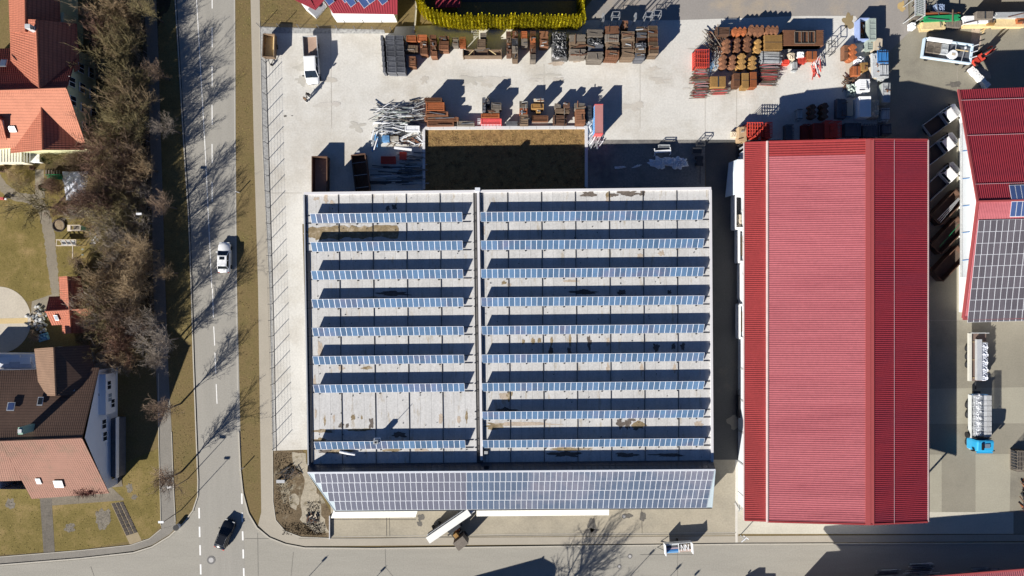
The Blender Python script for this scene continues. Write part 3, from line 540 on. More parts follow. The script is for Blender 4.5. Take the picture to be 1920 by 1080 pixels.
for (px0, py0, px1, py1, h, lab) in ((1380, 367, 1396, 428, 2.2, 'open white rack holding pale rolls beside the red hall'), (1387, 431, 1396, 491, 2.2, 'long white bin with wooden pallets beside the red hall'), (1391, 496, 1396, 560, 2.0, 'narrow white bin against the red hall west wall, upper'), (1388, 572, 1396, 634, 2.0, 'narrow white bin against the red hall west wall, lower')):
    a, b = P(px0, py1, h), P(px1, py0, h); t = thing('storage_rack', lab, 'rack', ((a.x + b.x) / 2, (a.y + b.y) / 2, 0), 'white bins along the red hall'); wx, wy = (b.x - a.x), (b.y - a.y)
    for sx in (-1, 1): bx('side_panel', whitepanel, t, (sx * wx / 2, 0, h / 2), (.12, wy, h))
    for sy in (-1, 1): bx('end_panel', whitepanel, t, (0, sy * wy / 2, h / 2), (wx, .3, h - .01))
    bx('shelf', whitepanel if wx < 1 else darkmetal, t, (0, 0, h * .5), (wx - .1, wy - .3, .08))
    if wx > .9:
        for i in range(3): link('roll', MB().bar((0, -.4, 0), (0, .4, 0), .35, 10).mesh('roll'), beige, t, (.1, -wy * .2 + i * -.65 + .2, h * .5 + .4), .4 * i)
    elif wx > .5: bx('pallet_stack', brownwood, t, (.12, 0, h * .5 + .5), (.4, wy * .6, .8))
t = thing('dark_cage', 'dark wire cage at the north-west corner of the red hall', 'cage', P(1389, 285))
for sx in (-.6, .6):
    for sy in (-.8, .8): bx('post', darkmetal, t, (sx, sy, .8), (.06, .06, 1.6))
bx('shelf', blackp, t, (0, 0, .5), (1.2, 1.6, .1)); bx('top_frame', darkmetal, t, (0, .8, 1.6), (1.26, .06, .06)); bx('top_frame', darkmetal, t, (0, -.8, 1.6), (1.26, .06, .06))
t = thing('wall_machine', 'dark machine with hoses against the red hall west wall', 'machine', P(1385, 760))
bx('body', darkmetal, t, (0, 0, .6), (.8, 3.2, 1.2)); bx('tank', galvp, t, (.1, 1.9, .5), (.6, .9, 1.0)); link('hose', MB().bar((-.2, -2, .3), (-.3, 2.4, .3), .05).mesh('hose'), blackp, t)
t = thing('hose_reel', 'small pile of bent pipes at the south-west corner of the red hall', 'pipes', P(1387, 955))
for i in range(7): link('pipe', MB().bar((0, 0, 0), (0, 1.2, .1), .035).mesh('pipe'), galvp, t, (rng.uniform(-.3, .3), rng.uniform(-.8, .8), .08), rng.uniform(-.7, .7))
t = thing('sign_post', 'white angled post by the south-west corner of the red hall', 'post', P(1388, 1003))
bx('post', galvp, t, (0, 0, 1.1), (.09, .09, 2.2)); bx('arm', whitepanel, t, (-.2, .1, 2.2), (1.0, .12, .1), .7); bx('arm', whitepanel, t, (.2, .3, 1.9), (.9, .12, .1), -.6)

# ---------------------------------------------------------------- gabled buildings
def gable(parent, r0, r1, a0, a1, b0, b1, mA, mB_, wallm, prof='tile', pitch=.3, dep=.045, inset=.35, base=0.0, wall=True, ridgem=None, names=('roof', 'roof')):
    """r = ridge ends, a = eave ends on one side, b = eave ends on the other (a0,b0 lie under r0)"""
    roofq(parent, names[0], mA, a0, a1, r1, r0, pitch, dep, prof); roofq(parent, names[1], mB_, b1, b0, r0, r1, pitch, dep, prof)
    mb = MB(); mb.bar(r0 + Vector((0, 0, .03)), r1 + Vector((0, 0, .03)), .13, 6); mb.build('ridge_tiles', ridgem or mA, parent)
    if not wall: return
    d = (r1 - r0).normalized() * inset
    def ins(p, q): e = (q - p); e.z = 0; return p + e.normalized() * inset
    q = [ins(a0, r0) + d, ins(a1, r1) - d, ins(b1, r1) - d, ins(b0, r0) + d]; e = -.2
    V = [(p.x, p.y, base) for p in q] + [(p.x, p.y, p.z + e) for p in q] + [tuple(r0 + d + Vector((0, 0, e - .05))), tuple(r1 - d + Vector((0, 0, e - .05)))]
    mb = MB(); mb.add(V, [(0, 1, 5, 4), (2, 3, 7, 6), (1, 2, 6, 9, 5), (3, 0, 4, 8, 7), (4, 5, 9, 8), (6, 7, 8, 9)]); mb.build('wall', wallm, parent)
def window(parent, c, wd, ht, face='x', m=None):     # c: centre on the wall plane, outward +x or -y
    if face == 'x':
        f = MB().box(c[0] - .05, c[1] - wd / 2, c[2] - ht / 2, c[0] + .05, c[1] + wd / 2, c[2] + ht / 2).build('window', whitepanel, parent)
        for s in (-1, 1): MB().box(c[0] + .04, c[1] + s * wd / 4 - wd / 4 + .05, c[2] - ht / 2 + .07, c[0] + .07, c[1] + s * wd / 4 + wd / 4 - .05, c[2] + ht / 2 - .07).build('pane', m or winglass, f)
    else:
        f = MB().box(c[0] - wd / 2, c[1] - .05, c[2] - ht / 2, c[0] + wd / 2, c[1] + .05, c[2] + ht / 2).build('window', whitepanel, parent)
        MB().box(c[0] - wd / 2 + .07, c[1] - .08, c[2] - ht / 2 + .07, c[0] + wd / 2 - .07, c[1] - .04, c[2] + ht / 2 - .07).build('pane', m or winglass, f)
def skylight(parent, q, th=.12, gm=None):
    q = [Vector(p) for p in q]; f = MB().slab([p + Vector((0, 0, .14)) for p in q], th).build('roof_window', galvp, parent); c = sum(q, Vector()) / 4
    MB().slab([p.lerp(c, .22) + Vector((0, 0, .165)) for p in q], .02).build('pane', gm or skyglass, f)
# yellow building, north-west
yb_ = thing('yellow_building', 'yellow rendered building with orange tiled gable roofs in the north-west corner', 'building', P(70, 170))
gable(yb_, P(-60, 172, 7.9), P(124.5, 165.5, 7.9), P(-60, 283, 4), P(159.5, 267, 4), P(-60, 92, 4), P(149, 88, 4), redtile, mat('orange_tiles_north_shade', (.23, .055, .04), .8, .2, .7, fine=6, wave=[(1, .36, .7, .3)]), yellowwall)  # north slope tiles darkened, shade put into their colour
ntile = MATS['orange_tiles_north_shade']
gable(yb_, P(68, 37, 8.3), P(74, 165, 8.0), P(18, 34, 5.2), P(20, 130, 5.2), P(143, 44, 4.8), P(149, 130, 4.8), redtileX, redtileX, yellowwall, wall=False)
gable(yb_, P(47, -60, 7.4), P(48, 60, 7.4), P(14, -60, 5.2), P(18, 60, 5.2), P(110, -60, 4.6), P(113, 60, 4.6), redtileX, redtileX, yellowwall)
gable(yb_, P(78, 196, 6.62), P(80, 281, 6.3), P(20, 190, 4.0), P(20, 287, 3.6), P(150, 190, 4.0), P(158, 281, 3.6), redtileX, redtileX, yellowwall)
MB().box(*P(143, 88, 0).xy, 0, *(P(156, 46, 0)).xy, 4.4).build('stair_wall', yellowwall, yb_)
xw = P(124.5, 165, 7.9).x - .35 + .01
for px, py, wd in ((152, 128, 1.3), (171.5, 137, 1.5), (135, 154, 1.3), (154.5, 165, 1.3), (173.5, 177, 1.5), (137, 189, 1.3), (157, 202, 1.3), (175.5, 209, 1.6), (159, 238, 1.3)):
    k = (px - 960) * 1.0; h = H - (xw * F) / (px - 960); window(yb_, (xw, (540 - py) * (H - h) / F, h), wd, 1.25)
for i, (a, b) in enumerate((((0, 112), (15, 125)), ((-6, 140), (4, 152)))):
    skylight(yb_, [P(a[0], b[1], 6.55 - .4 * i), P(b[0] - 3, b[1], 6.55 - .4 * i), P(b[0], a[1], 5.9 - .4 * i), P(a[0] + 3, a[1], 5.9 - .4 * i)][::1])
for y0 in (224, 237):
    skylight(yb_, [P(19, y0 + 11, 5.1), P(31 + 2, y0 + 11, 5.1), P(27 + 1, y0, 5.6), P(15, y0, 5.6)])
bx('chimney', galvp, yb_, P(59, 53, 8.6) - yb_.location, (.7, .55, 1.6)); bx('chimney_top', darkmetal, yb_, P(60, 53, 9.5) - yb_.location, (.4, .3, .12))
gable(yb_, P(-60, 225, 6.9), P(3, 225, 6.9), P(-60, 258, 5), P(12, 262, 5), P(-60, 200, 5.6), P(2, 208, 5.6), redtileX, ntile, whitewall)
roofq(yb_, 'porch_roof', redtile, P(46, 283, 2.6), P(80, 281, 2.6), P(78, 268, 3.6), P(48, 270, 3.6), .3, .04, 'tile')
MB().box(P(0, 309).x - 4, P(0, 309).y, 0, P(62, 309).x, P(0, 279).y, 2.3).build('conservatory', mat('cream_panel', (.70, .66, .52), .6, .08, .5), yb_)
for i in range(14): bx('glazing_bar', whitepanel, yb_, P(-14 + i * 5.4, 290, 2.34) - yb_.location, (.05, 2.3, .05))
MB().box(P(64, 309).x, P(0, 306).y, 0, P(82, 309).x, P(0, 290).y, .9).build('terrace_wall', whitewall, yb_)
# brown building, south-west
bb = thing('brown_roofed_house', 'large white house with a brown tiled roof in the south-west corner', 'building', P(80, 830))
r0, r1 = P(-80, 830, 8), P(153.5, 821.5, 8); s0, s1 = P(-80, 944, 2.7), P(204.5, 925, 2.9); n0, n1 = P(-80, 697, 4.6), P(186, 689, 4.8)
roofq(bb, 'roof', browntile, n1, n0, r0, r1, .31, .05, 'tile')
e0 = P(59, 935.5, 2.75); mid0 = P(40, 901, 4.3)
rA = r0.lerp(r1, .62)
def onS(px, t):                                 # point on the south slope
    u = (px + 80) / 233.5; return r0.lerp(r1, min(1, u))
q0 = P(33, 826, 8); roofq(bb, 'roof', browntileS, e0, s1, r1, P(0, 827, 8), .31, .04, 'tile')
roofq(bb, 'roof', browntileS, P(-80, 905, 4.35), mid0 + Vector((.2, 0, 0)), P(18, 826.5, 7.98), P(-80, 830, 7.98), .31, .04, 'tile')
mb = MB(); mb.bar(r0, r1, .13, 6); mb.build('ridge_tiles', browntileS, bb)
wx = s1.x - .45; V = [(-75, s1.y + .5, 0), (wx, s1.y + .5, 0), (wx, n1.y - .4, 0), (-75, n1.y - .4, 0)]
mb = MB(); mb.add([(-73, s1.y + .5, 0), (wx, s1.y + .5, 0), (wx, n1.y - .4, 0), (-73, n1.y - .4, 0), (-73, s1.y + .5, 2.6), (wx, s1.y + .5, 2.7), (wx, n1.y - .4, 4.5), (-73, n1.y - .4, 4.4), (-73, r1.y, 7.7), (wx, r1.y, 7.7)],
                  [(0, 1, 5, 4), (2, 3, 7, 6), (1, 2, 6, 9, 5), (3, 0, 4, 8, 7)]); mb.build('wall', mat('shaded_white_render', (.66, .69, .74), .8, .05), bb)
gable(bb, P(101, 651, 7.0), P(105, 742, 7.0), P(64, 654, 5.3), P(74, 742, 5.3), P(167, 647, 4.6), P(186, 742, 4.6), browntileX, browntile, whitewall, wall=False)  # lit west and dark east slope put into the tile colours
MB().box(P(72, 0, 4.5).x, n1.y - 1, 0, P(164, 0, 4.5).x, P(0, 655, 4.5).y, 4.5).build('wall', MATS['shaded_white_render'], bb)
MB().box(P(-60, 0, 3).x, P(0, 690, 2.6).y, 0, P(62, 0, 3).x, P(0, 664, 2.6).y, 2.6).build('annex', whitepanel, bb)
for i in range(4): bx('annex_roof', whitepanel, bb, P(-12 + 20 * i, 672 + 4 * (i % 2), 2.75) - bb.location, (1.5, .95, .2), .02)
for i in range(4): bx('annex_roof', mat('grey_roof_panel', (.5, .52, .56), .6), bb, P(-10 + 20 * i, 684, 2.72) - bb.location, (1.5, .85, .16), .02)
MB().box(wx - .02, P(0, 775, 3.4).y, 2.2, wx + .95, P(0, 700, 3.4).y, 4.55).build('oriel', whitepanel, bb)
for py, h in ((722, 3.8), (745, 3.6), (756, 2.9)): window(bb, (wx + .96, (540 - py) * (H - h) / F, h), 1.2, .9, m=winglass if py != 745 else skyglass)
MB().box(wx + .01, P(0, 892, 1).y, 0, wx + 1.2, P(0, 786, 2).y, 1.75).build('balcony', darkgrey, bb)
MB().box(wx + 1.14, P(0, 892, 1).y, 1.7, wx + 1.2, P(0, 782, 2).y, 2.5).build('balcony_rail', whitepanel, bb)
for py, h in ((795, 3.4), (818, 3.2), (840, 1.0), (865, .9), (812, 1), (890, 1.2)): window(bb, (wx + .01, (540 - py) * (H - h) / F, h), 1.3, 1.0)
def NS(px, py):                                  # point on the north slope under a pixel (iterate height)
    h = 6.5
    for _ in range(12):
        y = (540 - py) * (H - h) / F; h = 8 + (y - r1.y) / (n1.y - r1.y) * (4.8 - 8)
    return P(px, py, h)
def SS(px, py):
    h = 5
    for _ in range(12):
        y = (540 - py) * (H - h) / F; h = 8 + (y - r1.y) / (s1.y - r1.y) * (2.9 - 8)
    return P(px, py, h)
for x, y, ww, hh in ((22, 762, 14, 16), (77, 752, 10, 16), (138.5, 727, 8, 12)): skylight(bb, [NS(x - ww / 2 - 2, y + hh / 2), NS(x + ww / 2 - 2, y + hh / 2), NS(x + ww / 2 + 1, y - hh / 2), NS(x - ww / 2 + 1, y - hh / 2)], gm=mat('deep_blue_pane', (.06, .09, .2), .1, spec=.8) if x < 60 else winglass)
up3 = Vector((0, 0, .28))
for x, y, ww, hh in ((75.5, 901, 9, 10), (113, 906.5, 17, 13)): skylight(bb, [SS(x - ww / 2 + 2, y + hh / 2) + up3, SS(x + ww / 2 + 2, y + hh / 2) + up3, SS(x + ww / 2 - 2, y - hh / 2) + up3, SS(x - ww / 2 - 2, y - hh / 2) + up3], gm=mat('bright_pane', (.5, .58, .68), .2, spec=.8))
c = NS(59, 802); bx('chimney', mat('copper_green', (.25, .40, .32), .6), bb, c + Vector((0, 0, .9)) - bb.location, (.62, .95, 2.4)); bx('chimney_cap', galvp, bb, c + Vector((0, 0, 2.15)) - bb.location, (.5, .5, .2))
r = random.Random(8); cr = MB()
for i in range(260):
    a = SS(162 + r.gauss(0, 12), 924 + r.gauss(0, 3.5)); a.z += .1; t = r.uniform(0, 6.28); cr.bar(a, a + Vector((math.cos(t) * .5, math.sin(t) * .5, .1)), .03, 3, .01, False)
o = cr.build('climbing_plant', mat('red_brown_creeper', (.10, .03, .025), .9)); tag(o, 'dark red creeper growing over the south eave of the brown roof', 'climber')
# small orange roofed house in the garden
sh = thing('garden_house', 'small house with crossed orange tiled roofs among bare bushes', 'building', P(132, 580))
dkt = mat('orange_tiles_shaded_side', (.36, .09, .055), .8, .2, .7, fine=6, wave=[(0, .3, .8, .3)])
gable(sh, P(127, 518, 4.0), P(134, 625, 4.0), P(110, 519, 2.7), P(117, 626, 2.7), P(150, 518, 2.6), P(171, 624, 2.6), redtileX, redtileX, yellowwall)
gable(sh, P(85, 584, 3.9), P(177, 578, 3.9), P(97, 610, 2.5), P(187, 605, 2.5), P(92, 556, 2.5), P(184, 553, 2.5), redtileX, ntile, yellowwall)
skylight(sh, [P(105, 601, 3.1), P(112, 601, 3.1), P(108, 591, 3.6), P(101, 591, 3.6)])
MB().box(*P(170, 616, 1.9).xy, 0, *P(188, 605, 1.9).xy, 2.1).build('porch', whitepanel, sh)
# house with white walls at the north edge, solar panels askew on a red roof
nh = thing('white_house_north', 'white house with red ribbed roof and slanted solar panels at the top edge', 'building', P(680, -10))
a, b = P(624, 24.5, 3.3), P(745.5, 26.5, 3.3); rr0, rr1 = P(570, -60, 5.2), P(746, -60, 5.2)
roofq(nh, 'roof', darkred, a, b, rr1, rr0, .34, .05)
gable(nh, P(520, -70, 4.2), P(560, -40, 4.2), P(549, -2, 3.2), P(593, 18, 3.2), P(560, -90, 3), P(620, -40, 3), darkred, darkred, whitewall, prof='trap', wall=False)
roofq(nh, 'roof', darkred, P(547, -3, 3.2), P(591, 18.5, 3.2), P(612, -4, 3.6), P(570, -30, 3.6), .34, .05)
MB().prism([P(632, 42).xy, P(745, 42).xy, P(746, -50).xy, P(610, -50).xy], 0, 3.15).build('wall', whitewall, nh)
MB().prism([P(575, 20).xy, P(594, 36).xy, P(614, 12).xy, P(596, -6).xy], 0, 2.6).build('entrance_block', whitepanel, nh)
MB().prism([P(577, 18, 2.6).xy, P(593, 33, 2.6).xy, P(611, 12, 2.6).xy, P(596, -4, 2.6).xy], 2.6, 2.66).build('entrance_roof', mat('grey_flat_roof', (.28, .29, .31), .6, .2), nh)
for px in (672, 712): MB().box(P(px - 7, 0).x, P(0, 42).y - .06, .9, P(px + 7, 0).x, P(0, 42).y + .02, 2.1).build('window', whitepanel, nh)
pmb = panel_mesh(1.0, 1.62, .04, pvblue)
for i, (px, py) in enumerate(((622, 7), (634, -6), (652, 2), (663, 10), (676, 0), (688, 12), (699, 4), (710, -6), (722, 6), (611, -4), (641, -14), (686, -12))):
    h = 3.75 + (22 - py) * .018; link('solar_panel', pmb, None, nh, P(px, py, h + .05) - nh.location, rot=(R(13), 0, R(38)))
# red roofed shed inside the hedge
rs = thing('hedge_shed', 'small shed with dark red ribbed roof on the shaded lawn inside the hedge', 'shed', P(840, 0))
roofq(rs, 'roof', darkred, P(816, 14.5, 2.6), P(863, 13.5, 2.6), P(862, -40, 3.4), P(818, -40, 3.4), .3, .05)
MB().box(*P(820, 16, .9).xy, 0, *P(858, -38, .9).xy, 2.5).build('wall', greywood, rs)
sheet('shed_terrace', [(866, -40), (1080, -40), (1078, 2), (866, 4)], .03, mat('dark_terrace', (.05, .05, .055), .8))
# red roofed hall at the east edge
eh = thing('east_hall', 'hall with red metal roof, dark solar field and blue panels at the east edge', 'building', P(1880, 380))
N0, N1 = P(1797, 168, 4.8), P(2100, 158, 4.8); K0, K1 = P(1833, 378, 8.4), P(2130, 370, 8.4); S0, S1 = P(1805.5, 596, 5.8), P(2100, 590, 5.8)
roofq(eh, 'north_roof', darkred, N1, N0, K0, K1, .3, .05); roofq(eh, 'south_roof', pinkmetal, S0, S1, K1, K0, .22, .03)  # sun and shade on the two slopes put into their reds
mb = MB(); mb.bar(K0 + Vector((0, 0, .05)), K1 + Vector((0, 0, .05)), .16); mb.build('ridge_cap', trimred, eh)
for a, b in ((N0, K0), (K0, S0)): mb = MB(); mb.plank(a, b, .3, .2); mb.build('verge_trim', trimred, eh)
mb = MB(); mb.plank(S0 + Vector((0, -.1, 0)), S1 + Vector((0, -.1, 0)), .4, .2); mb.build('gutter', trimred, eh)
for t in (.1, .42, .85): mb = MB(); mb.bar(N0.lerp(K0, t) + Vector((0, 0, .09)), N1.lerp(K1, t) + Vector((0, 0, .09)), .03); mb.build('snow_guard', MATS['pale_pink_rail'], eh)
MB().box(N0.x + 3.2, S0.y + .6, 0, 110, N0.y - .5, 4.6).build('wall', whitewall, eh)
mb = MB(); cx0, cx1, cy0, cy1 = P(1804, 0, 2.4).x, N0.x + 4.2, P(0, 520, 2.4).y, P(0, 230, 2.4).y
mb.box(cx0, cy0, 2.2, cx1, cy1, 2.4); mb.build('canopy', mat('pale_canopy', (.50, .54, .57), .5, .06), eh)
mb = MB(); mb.box(cx0 - .12, cy0, 2.1, cx0 - .003, cy1, 2.46); mb.build('canopy_edge', galvp, eh)
for py in (282, 334, 385, 435, 487): bx('canopy_seam', bluep, eh, P(1815, py, 2.43) - eh.location, (1.9, .1, .04), .12)
MB().box(P(1823, 0, 2.43).x, P(0, 430, 2.43).y, 2.41, P(1833, 0, 2.43).x, P(0, 336, 2.43).y, 2.44).build('canopy_vent', mat('grey_louvre', (.25, .24, .2), .7), eh)
ea = thing('solar_field', 'dark solar field covering the south slope of the east hall', 'solar panels', K0.lerp(S0, .5))
pmd = panel_mesh(.80, 1.56, .028, pvdark); fa, fb = K0.lerp(S0, .165), K1.lerp(S1, .165); fd = (S0 - K0); fd.x = 0; fdn = fd.normalized(); de = (K1 - K0).normalized(); nn_ = de.cross(-fdn).normalized()
for r_ in range(9):
    for i in range(14):
        p = Vector((K0.x + .35 + .0 * r_, K0.y, K0.z)) + fdn * (2.5 + 1.56 * (r_ + 1)) + de * (.83 * (i + .5)) + nn_ * .1
        if p.x > 78: continue
        link('solar_panel', pmd, None, ea, p - ea.location, rot=(math.atan2(-fdn.z, -fdn.y), 0, math.atan2(de.y, de.x)))
eb = thing('blue_roof_panels', 'bright blue solar panels folded over the east hall ridge', 'solar panels', P(1905, 378, 8.4))
for i in range(4):
    for sgn in (1, -1):
        fdd = (N0 - K0 if sgn > 0 else S0 - K0); fdd.x = 0; fdd.normalize()
        q = [K0 + de * (4.5 + i * .75) + fdd * u + Vector((0, 0, .13)) for u in (.1, 2.2)]; q2 = [p + de * .70 for p in q]
        pts = [q[0], q2[0], q2[1], q[1]] if sgn < 0 else [q[1], q2[1], q2[0], q[0]]
        f_ = MB().slab(pts, .04).build('solar_panel', pvframe, eb); c_ = sum(pts, Vector()) / 4
        MB().slab([p.lerp(c_, .08) + Vector((0, 0, .012)) for p in pts], .01).build('cells', pvblue, f_)
# buildings beyond the lower edge whose shadows fall into view
sb = thing('south_red_hall', 'red roofed hall running along the bottom right edge, its shade over the road', 'building', P(1750, 1140))
k = F / 100 / 12.8
def real(x, y, z): return Vector((x * .078125, y * .078125, z))
a, b = real(506, -536, 4.6), real(1150, -485, 4.6); c_, d_ = real(1165, -680, 9.0), real(521, -731, 9.0)
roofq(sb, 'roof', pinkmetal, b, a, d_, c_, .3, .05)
mb = MB(); mb.prism([(a.x + .6, a.y - 3.2), (d_.x + .6, d_.y), (c_.x, c_.y), (b.x, b.y - 3.2)][::1], 0, 4.4); mb.build('wall', greywall, sb)
mb = MB(); mb.plank(a + Vector((0, .05, .03)), b + Vector((0, .05, .03)), .2, .18); mb.build('gutter', trimred, sb)
s2 = thing('south_house', 'gabled house just beyond the bottom edge, known by its pointed shadow on the road', 'building', real(-60, -680, 0))
gable(s2, real(-41, -760, 5.7), real(-41, -612, 5.7), real(-150, -760, 3.6), real(-150, -612, 3.6), real(-5, -760, 5), real(-5, -612, 5), browntileS, browntileS, whitewall)
s3 = thing('neighbour_shed', 'dark shed at the far north-east edge behind the timber store', 'shed', P(1860, -40))
MB().box(*P(1830, -6, 0).xy, 0, *P(1990, -80, 0).xy, 2.8).build('wall', greywood, s3); MB().box(*P(1828, -2, 2.9).xy, 2.8, *P(1990, -84, 2.9).xy, 2.95).build('roof', darkgrey, s3)
# ---------------------------------------------------------------- fences
def fence(lab, pts, post_h, n_sp, wires=6, m=None, group='wire mesh fences'):
    m = m or mat('fence_steel', (.13, .13, .14), .6, .2, 2); a = P(*pts[0]); t = thing('mesh_fence', lab, 'fence', a, group); me = {}
    def add(p): bx('post', m, t, (p.x - a.x, p.y - a.y, post_h / 2), (.07, .07, post_h))
    prev = None
    for i in range(len(pts) - 1):
        p, q = P(*pts[i]), P(*pts[i + 1]); n = max(1, round((q - p).length / n_sp)); sp_l = (q - p).length / n; d = (q - p).normalized()
        if i not in me:
            mb = MB()
            for k in range(wires): mb.bar((.04, 0, .1 + k * (post_h - .15) / (wires - 1)), (sp_l - .04, 0, .1 + k * (post_h - .15) / (wires - 1)), .008, 3, cap=False)
            for k in range(1, int(sp_l / .3)): mb.bar((k * .3, 0, .08), (k * .3, 0, post_h - .04), .006, 3, cap=False)
            me[i] = mb.mesh('mesh_panel')
        for k in range(n):
            c = p.lerp(q, k / n); add(c); link('mesh_panel', me[i], m, t, (c.x - a.x, c.y - a.y, 0), math.atan2(d.y, d.x))
    add(P(*pts[-1]))
fence('wire mesh fence along the west edge of the concrete yard', [(498, 118), (503, 330), (511, 600), (518, 838)], 1.75, 2.46)
fence('wire mesh fence between the yard pebbles and the northern gardens', [(489, 52), (600, 55), (735, 60)], 1.8, 2.5)
fence('wire mesh fence beside the golden hedge corner', [(780, -20), (781, 20), (779, 60)], 1.6, 2.4)
fence('low wire fence between the planting bed and the footpath', [(270, 0), (276, 100), (283, 300), (288, 540), (293, 690)], 1.1, 2.5, 5)
o = strip_line('boundary_wall', [(779, -30), (781, 20), (778, 60)], .22, 0, .45, mat('pale_wall_stone', (.5, .46, .38), .85, .15), kind=None)
tag(o, 'low pale boundary wall ending in a point beside the hedge', 'wall')
# planter wall round the sunken grass
pw = thing('planter_wall', 'pale concrete wall around the grass plot north of the flat hall', 'wall', P(945, 245))
pc = mat('pale_concrete_wall', (.55, .55, .56), .75, .1, 1)
for a, b, wd in (((793, 240), (1101, 238.5), .42), ((794.5, 237), (794.5, 354), .36), ((1099.5, 237), (1099.5, 350), .42)):
    A, B = P(*a, .35), P(*b, .35); mb = MB(); mb.plank(A + Vector((0, 0, -.17)), B + Vector((0, 0, -.17 + (.003 if wd == .42 else 0))), wd, .36); mb.build('wall_section', pc, pw)
for i in range(12): bx('coping_joint', darkjoint, pw, P(806 + 25 * i, 239.5, .362) - pw.location, (.03, .4, .006))
sheet('grass_plot', [(796, 241), (1098, 240), (1098, 356), (796, 358)], .02, pitgrass)

# ---------------------------------------------------------------- unit meshes for stacked goods
U = {}
def rb(mb, *a): mb.box(*a)
mb = MB(); mb.box(-.5, -.5, 0, .5, .5, .86)
for s in (-1, 1): mb.box(s * .5 if s < 0 else .44, -.5, .86, -.44 if s < 0 else .5, .5, 1); mb.box(-.44, s * .5 if s < 0 else .44, .86, .44, -.44 if s < 0 else .5, 1)
for k in range(3): mb.box(-.44, -.27 + k * .25, .86, .44, -.23 + k * .25, .97)
U['panel'] = mb.mesh('form_panel')
def boards(n, layers, seed, ax=0):
    r = random.Random(seed); mb = MB()
    for l in range(layers):
        for i in range(n):
            j = r.uniform(-.07, .07); a0, a1 = -.5 + i / n + .01, -.5 + (i + 1) / n - .01; z0, z1 = l / layers + .01, (l + .93) / layers
            e0, e1 = -.5 + abs(j), .5 + j * .6
            if ax == 0: mb.box(e0, a0, z0, e1, a1, z1)
            else: mb.box(a0, e0, z0, a1, e1, z1)
    return mb.mesh('board_layer')
U['boards_x'] = boards(6, 2, 1, 0); U['boards_y'] = boards(6, 2, 2, 1)
def poles(n, layers, seed, ax=0):
    r = random.Random(seed); mb = MB()
    for l in range(layers):
        for i in range(n):
            a = -.46 + .92 * i / (n - 1) + r.uniform(-.04, .04); z = (l + .5) / layers; e0 = -.5 + r.uniform(-.08, .06); e1 = .5 + r.uniform(-.06, .08); dz = r.uniform(-.06, .06); da = r.uniform(-.05, .05)
            p, q = ((e0, a, z), (e1, a + da, z + dz)) if ax == 0 else ((a, e0, z), (a + da, e1, z + dz)); mb.bar(p, q, .045, 5)
    return mb.mesh('pole_layer')
for i in range(3): U['poles_x%d' % i] = poles(9, 3, i, 0); U['poles_y%d' % i] = poles(9, 3, i + 9, 1)
for q in range(4):
    r_ = random.Random(70 + q); mb = MB()
    for l in range(2):
        for i in range(13):
            mb.cur = r_.choice((0, 0, 1, 1, 2, 3)); a = -.48 + .96 * i / 12 + r_.uniform(-.04, .04); z = .2 + l * .5 + r_.uniform(-.15, .15); c0 = r_.uniform(-.1, .1); hl = r_.uniform(.3, .52) if mb.cur else r_.uniform(.42, .58)
            mb.bar((c0 - hl, a, z), (c0 + hl, a + r_.uniform(-.09, .09), z + r_.uniform(-.1, .1)), .03, 5)
    me_ = mb.mesh('prop_layer')
    for m_ in (brownwood, pinkred, greywood, galvp): me_.materials.append(m_)
    me_.polygons.foreach_set('material_index', mb.m); U['mix%d' % q] = me_
mb = MB(); mb.box(-.5, -.5, 0, .5, .5, .06)
for i in range(8):
    for s in (-1, 1): x = -.48 + .96 * i / 7; mb.bar((x, s * .48, .05), (x, s * .48, 1), .014); mb.bar((s * .48, x, .05), (s * .48, x, 1), .014)
U['cage'] = mb.mesh('cage_sides')
mb = MB()
for i in range(7): x = -.48 + .96 * i / 6; mb.bar((x, -.5, .985), (x, .5, .985), .022)
for i in range(5): y = -.48 + .96 * i / 4; mb.bar((-.5, y, .96), (.5, y, .96), .022)
U['grid'] = mb.mesh('top_grid')
def wavy(seed):
    r = random.Random(seed); mb = MB(); n = 26
    for l in range(3):
        L_, Rt = [], []
        for i in range(n + 1):
            y = -.5 + i / n; w_ = .36 + .12 * math.cos(y * math.pi * 6 + .4 * l) * 1; w_ *= 1 if .02 < i / n < .98 else .7
            L_.append((-w_ + r.uniform(-.02, .02) + .02 * l, y)); Rt.append((w_ + r.uniform(-.02, .02) - .02 * l, y))
        mb.prism(L_[::-1] + Rt if False else Rt + L_[::-1], l / 3 + .01, (l + .9) / 3)
    mb.bar((0, -.45, 1.0), (0, .45, 1.0), .07, 5)
    for k in range(3): mb.bar((0, -.33 + .33 * k, .9), (0, -.33 + .33 * k, 1.05), .16, 8)
    return mb.mesh('column_form')
for i in range(3): U['wavy%d' % i] = wavy(i)
def ribbed(ax):
    mb = MB(); n = 15
    for i in range(n):
        a0, a1 = -.5 + i / n, -.5 + (i + .68) / n; d = .02 * (i % 2)
        if ax: mb.box(-.5 + d, a0, 0, .5 - d, a1, 1)
        else: mb.box(a0, -.5 + d, 0, a1, .5 - d, 1)
    if ax: mb.box(-.45, -.5, 0, .45, .5, .9)
    else: mb.box(-.5, -.45, 0, .5, .45, .9)
    return mb.mesh('form_sheets')
U['ribbed_y'] = ribbed(1); U['ribbed_x'] = ribbed(0)
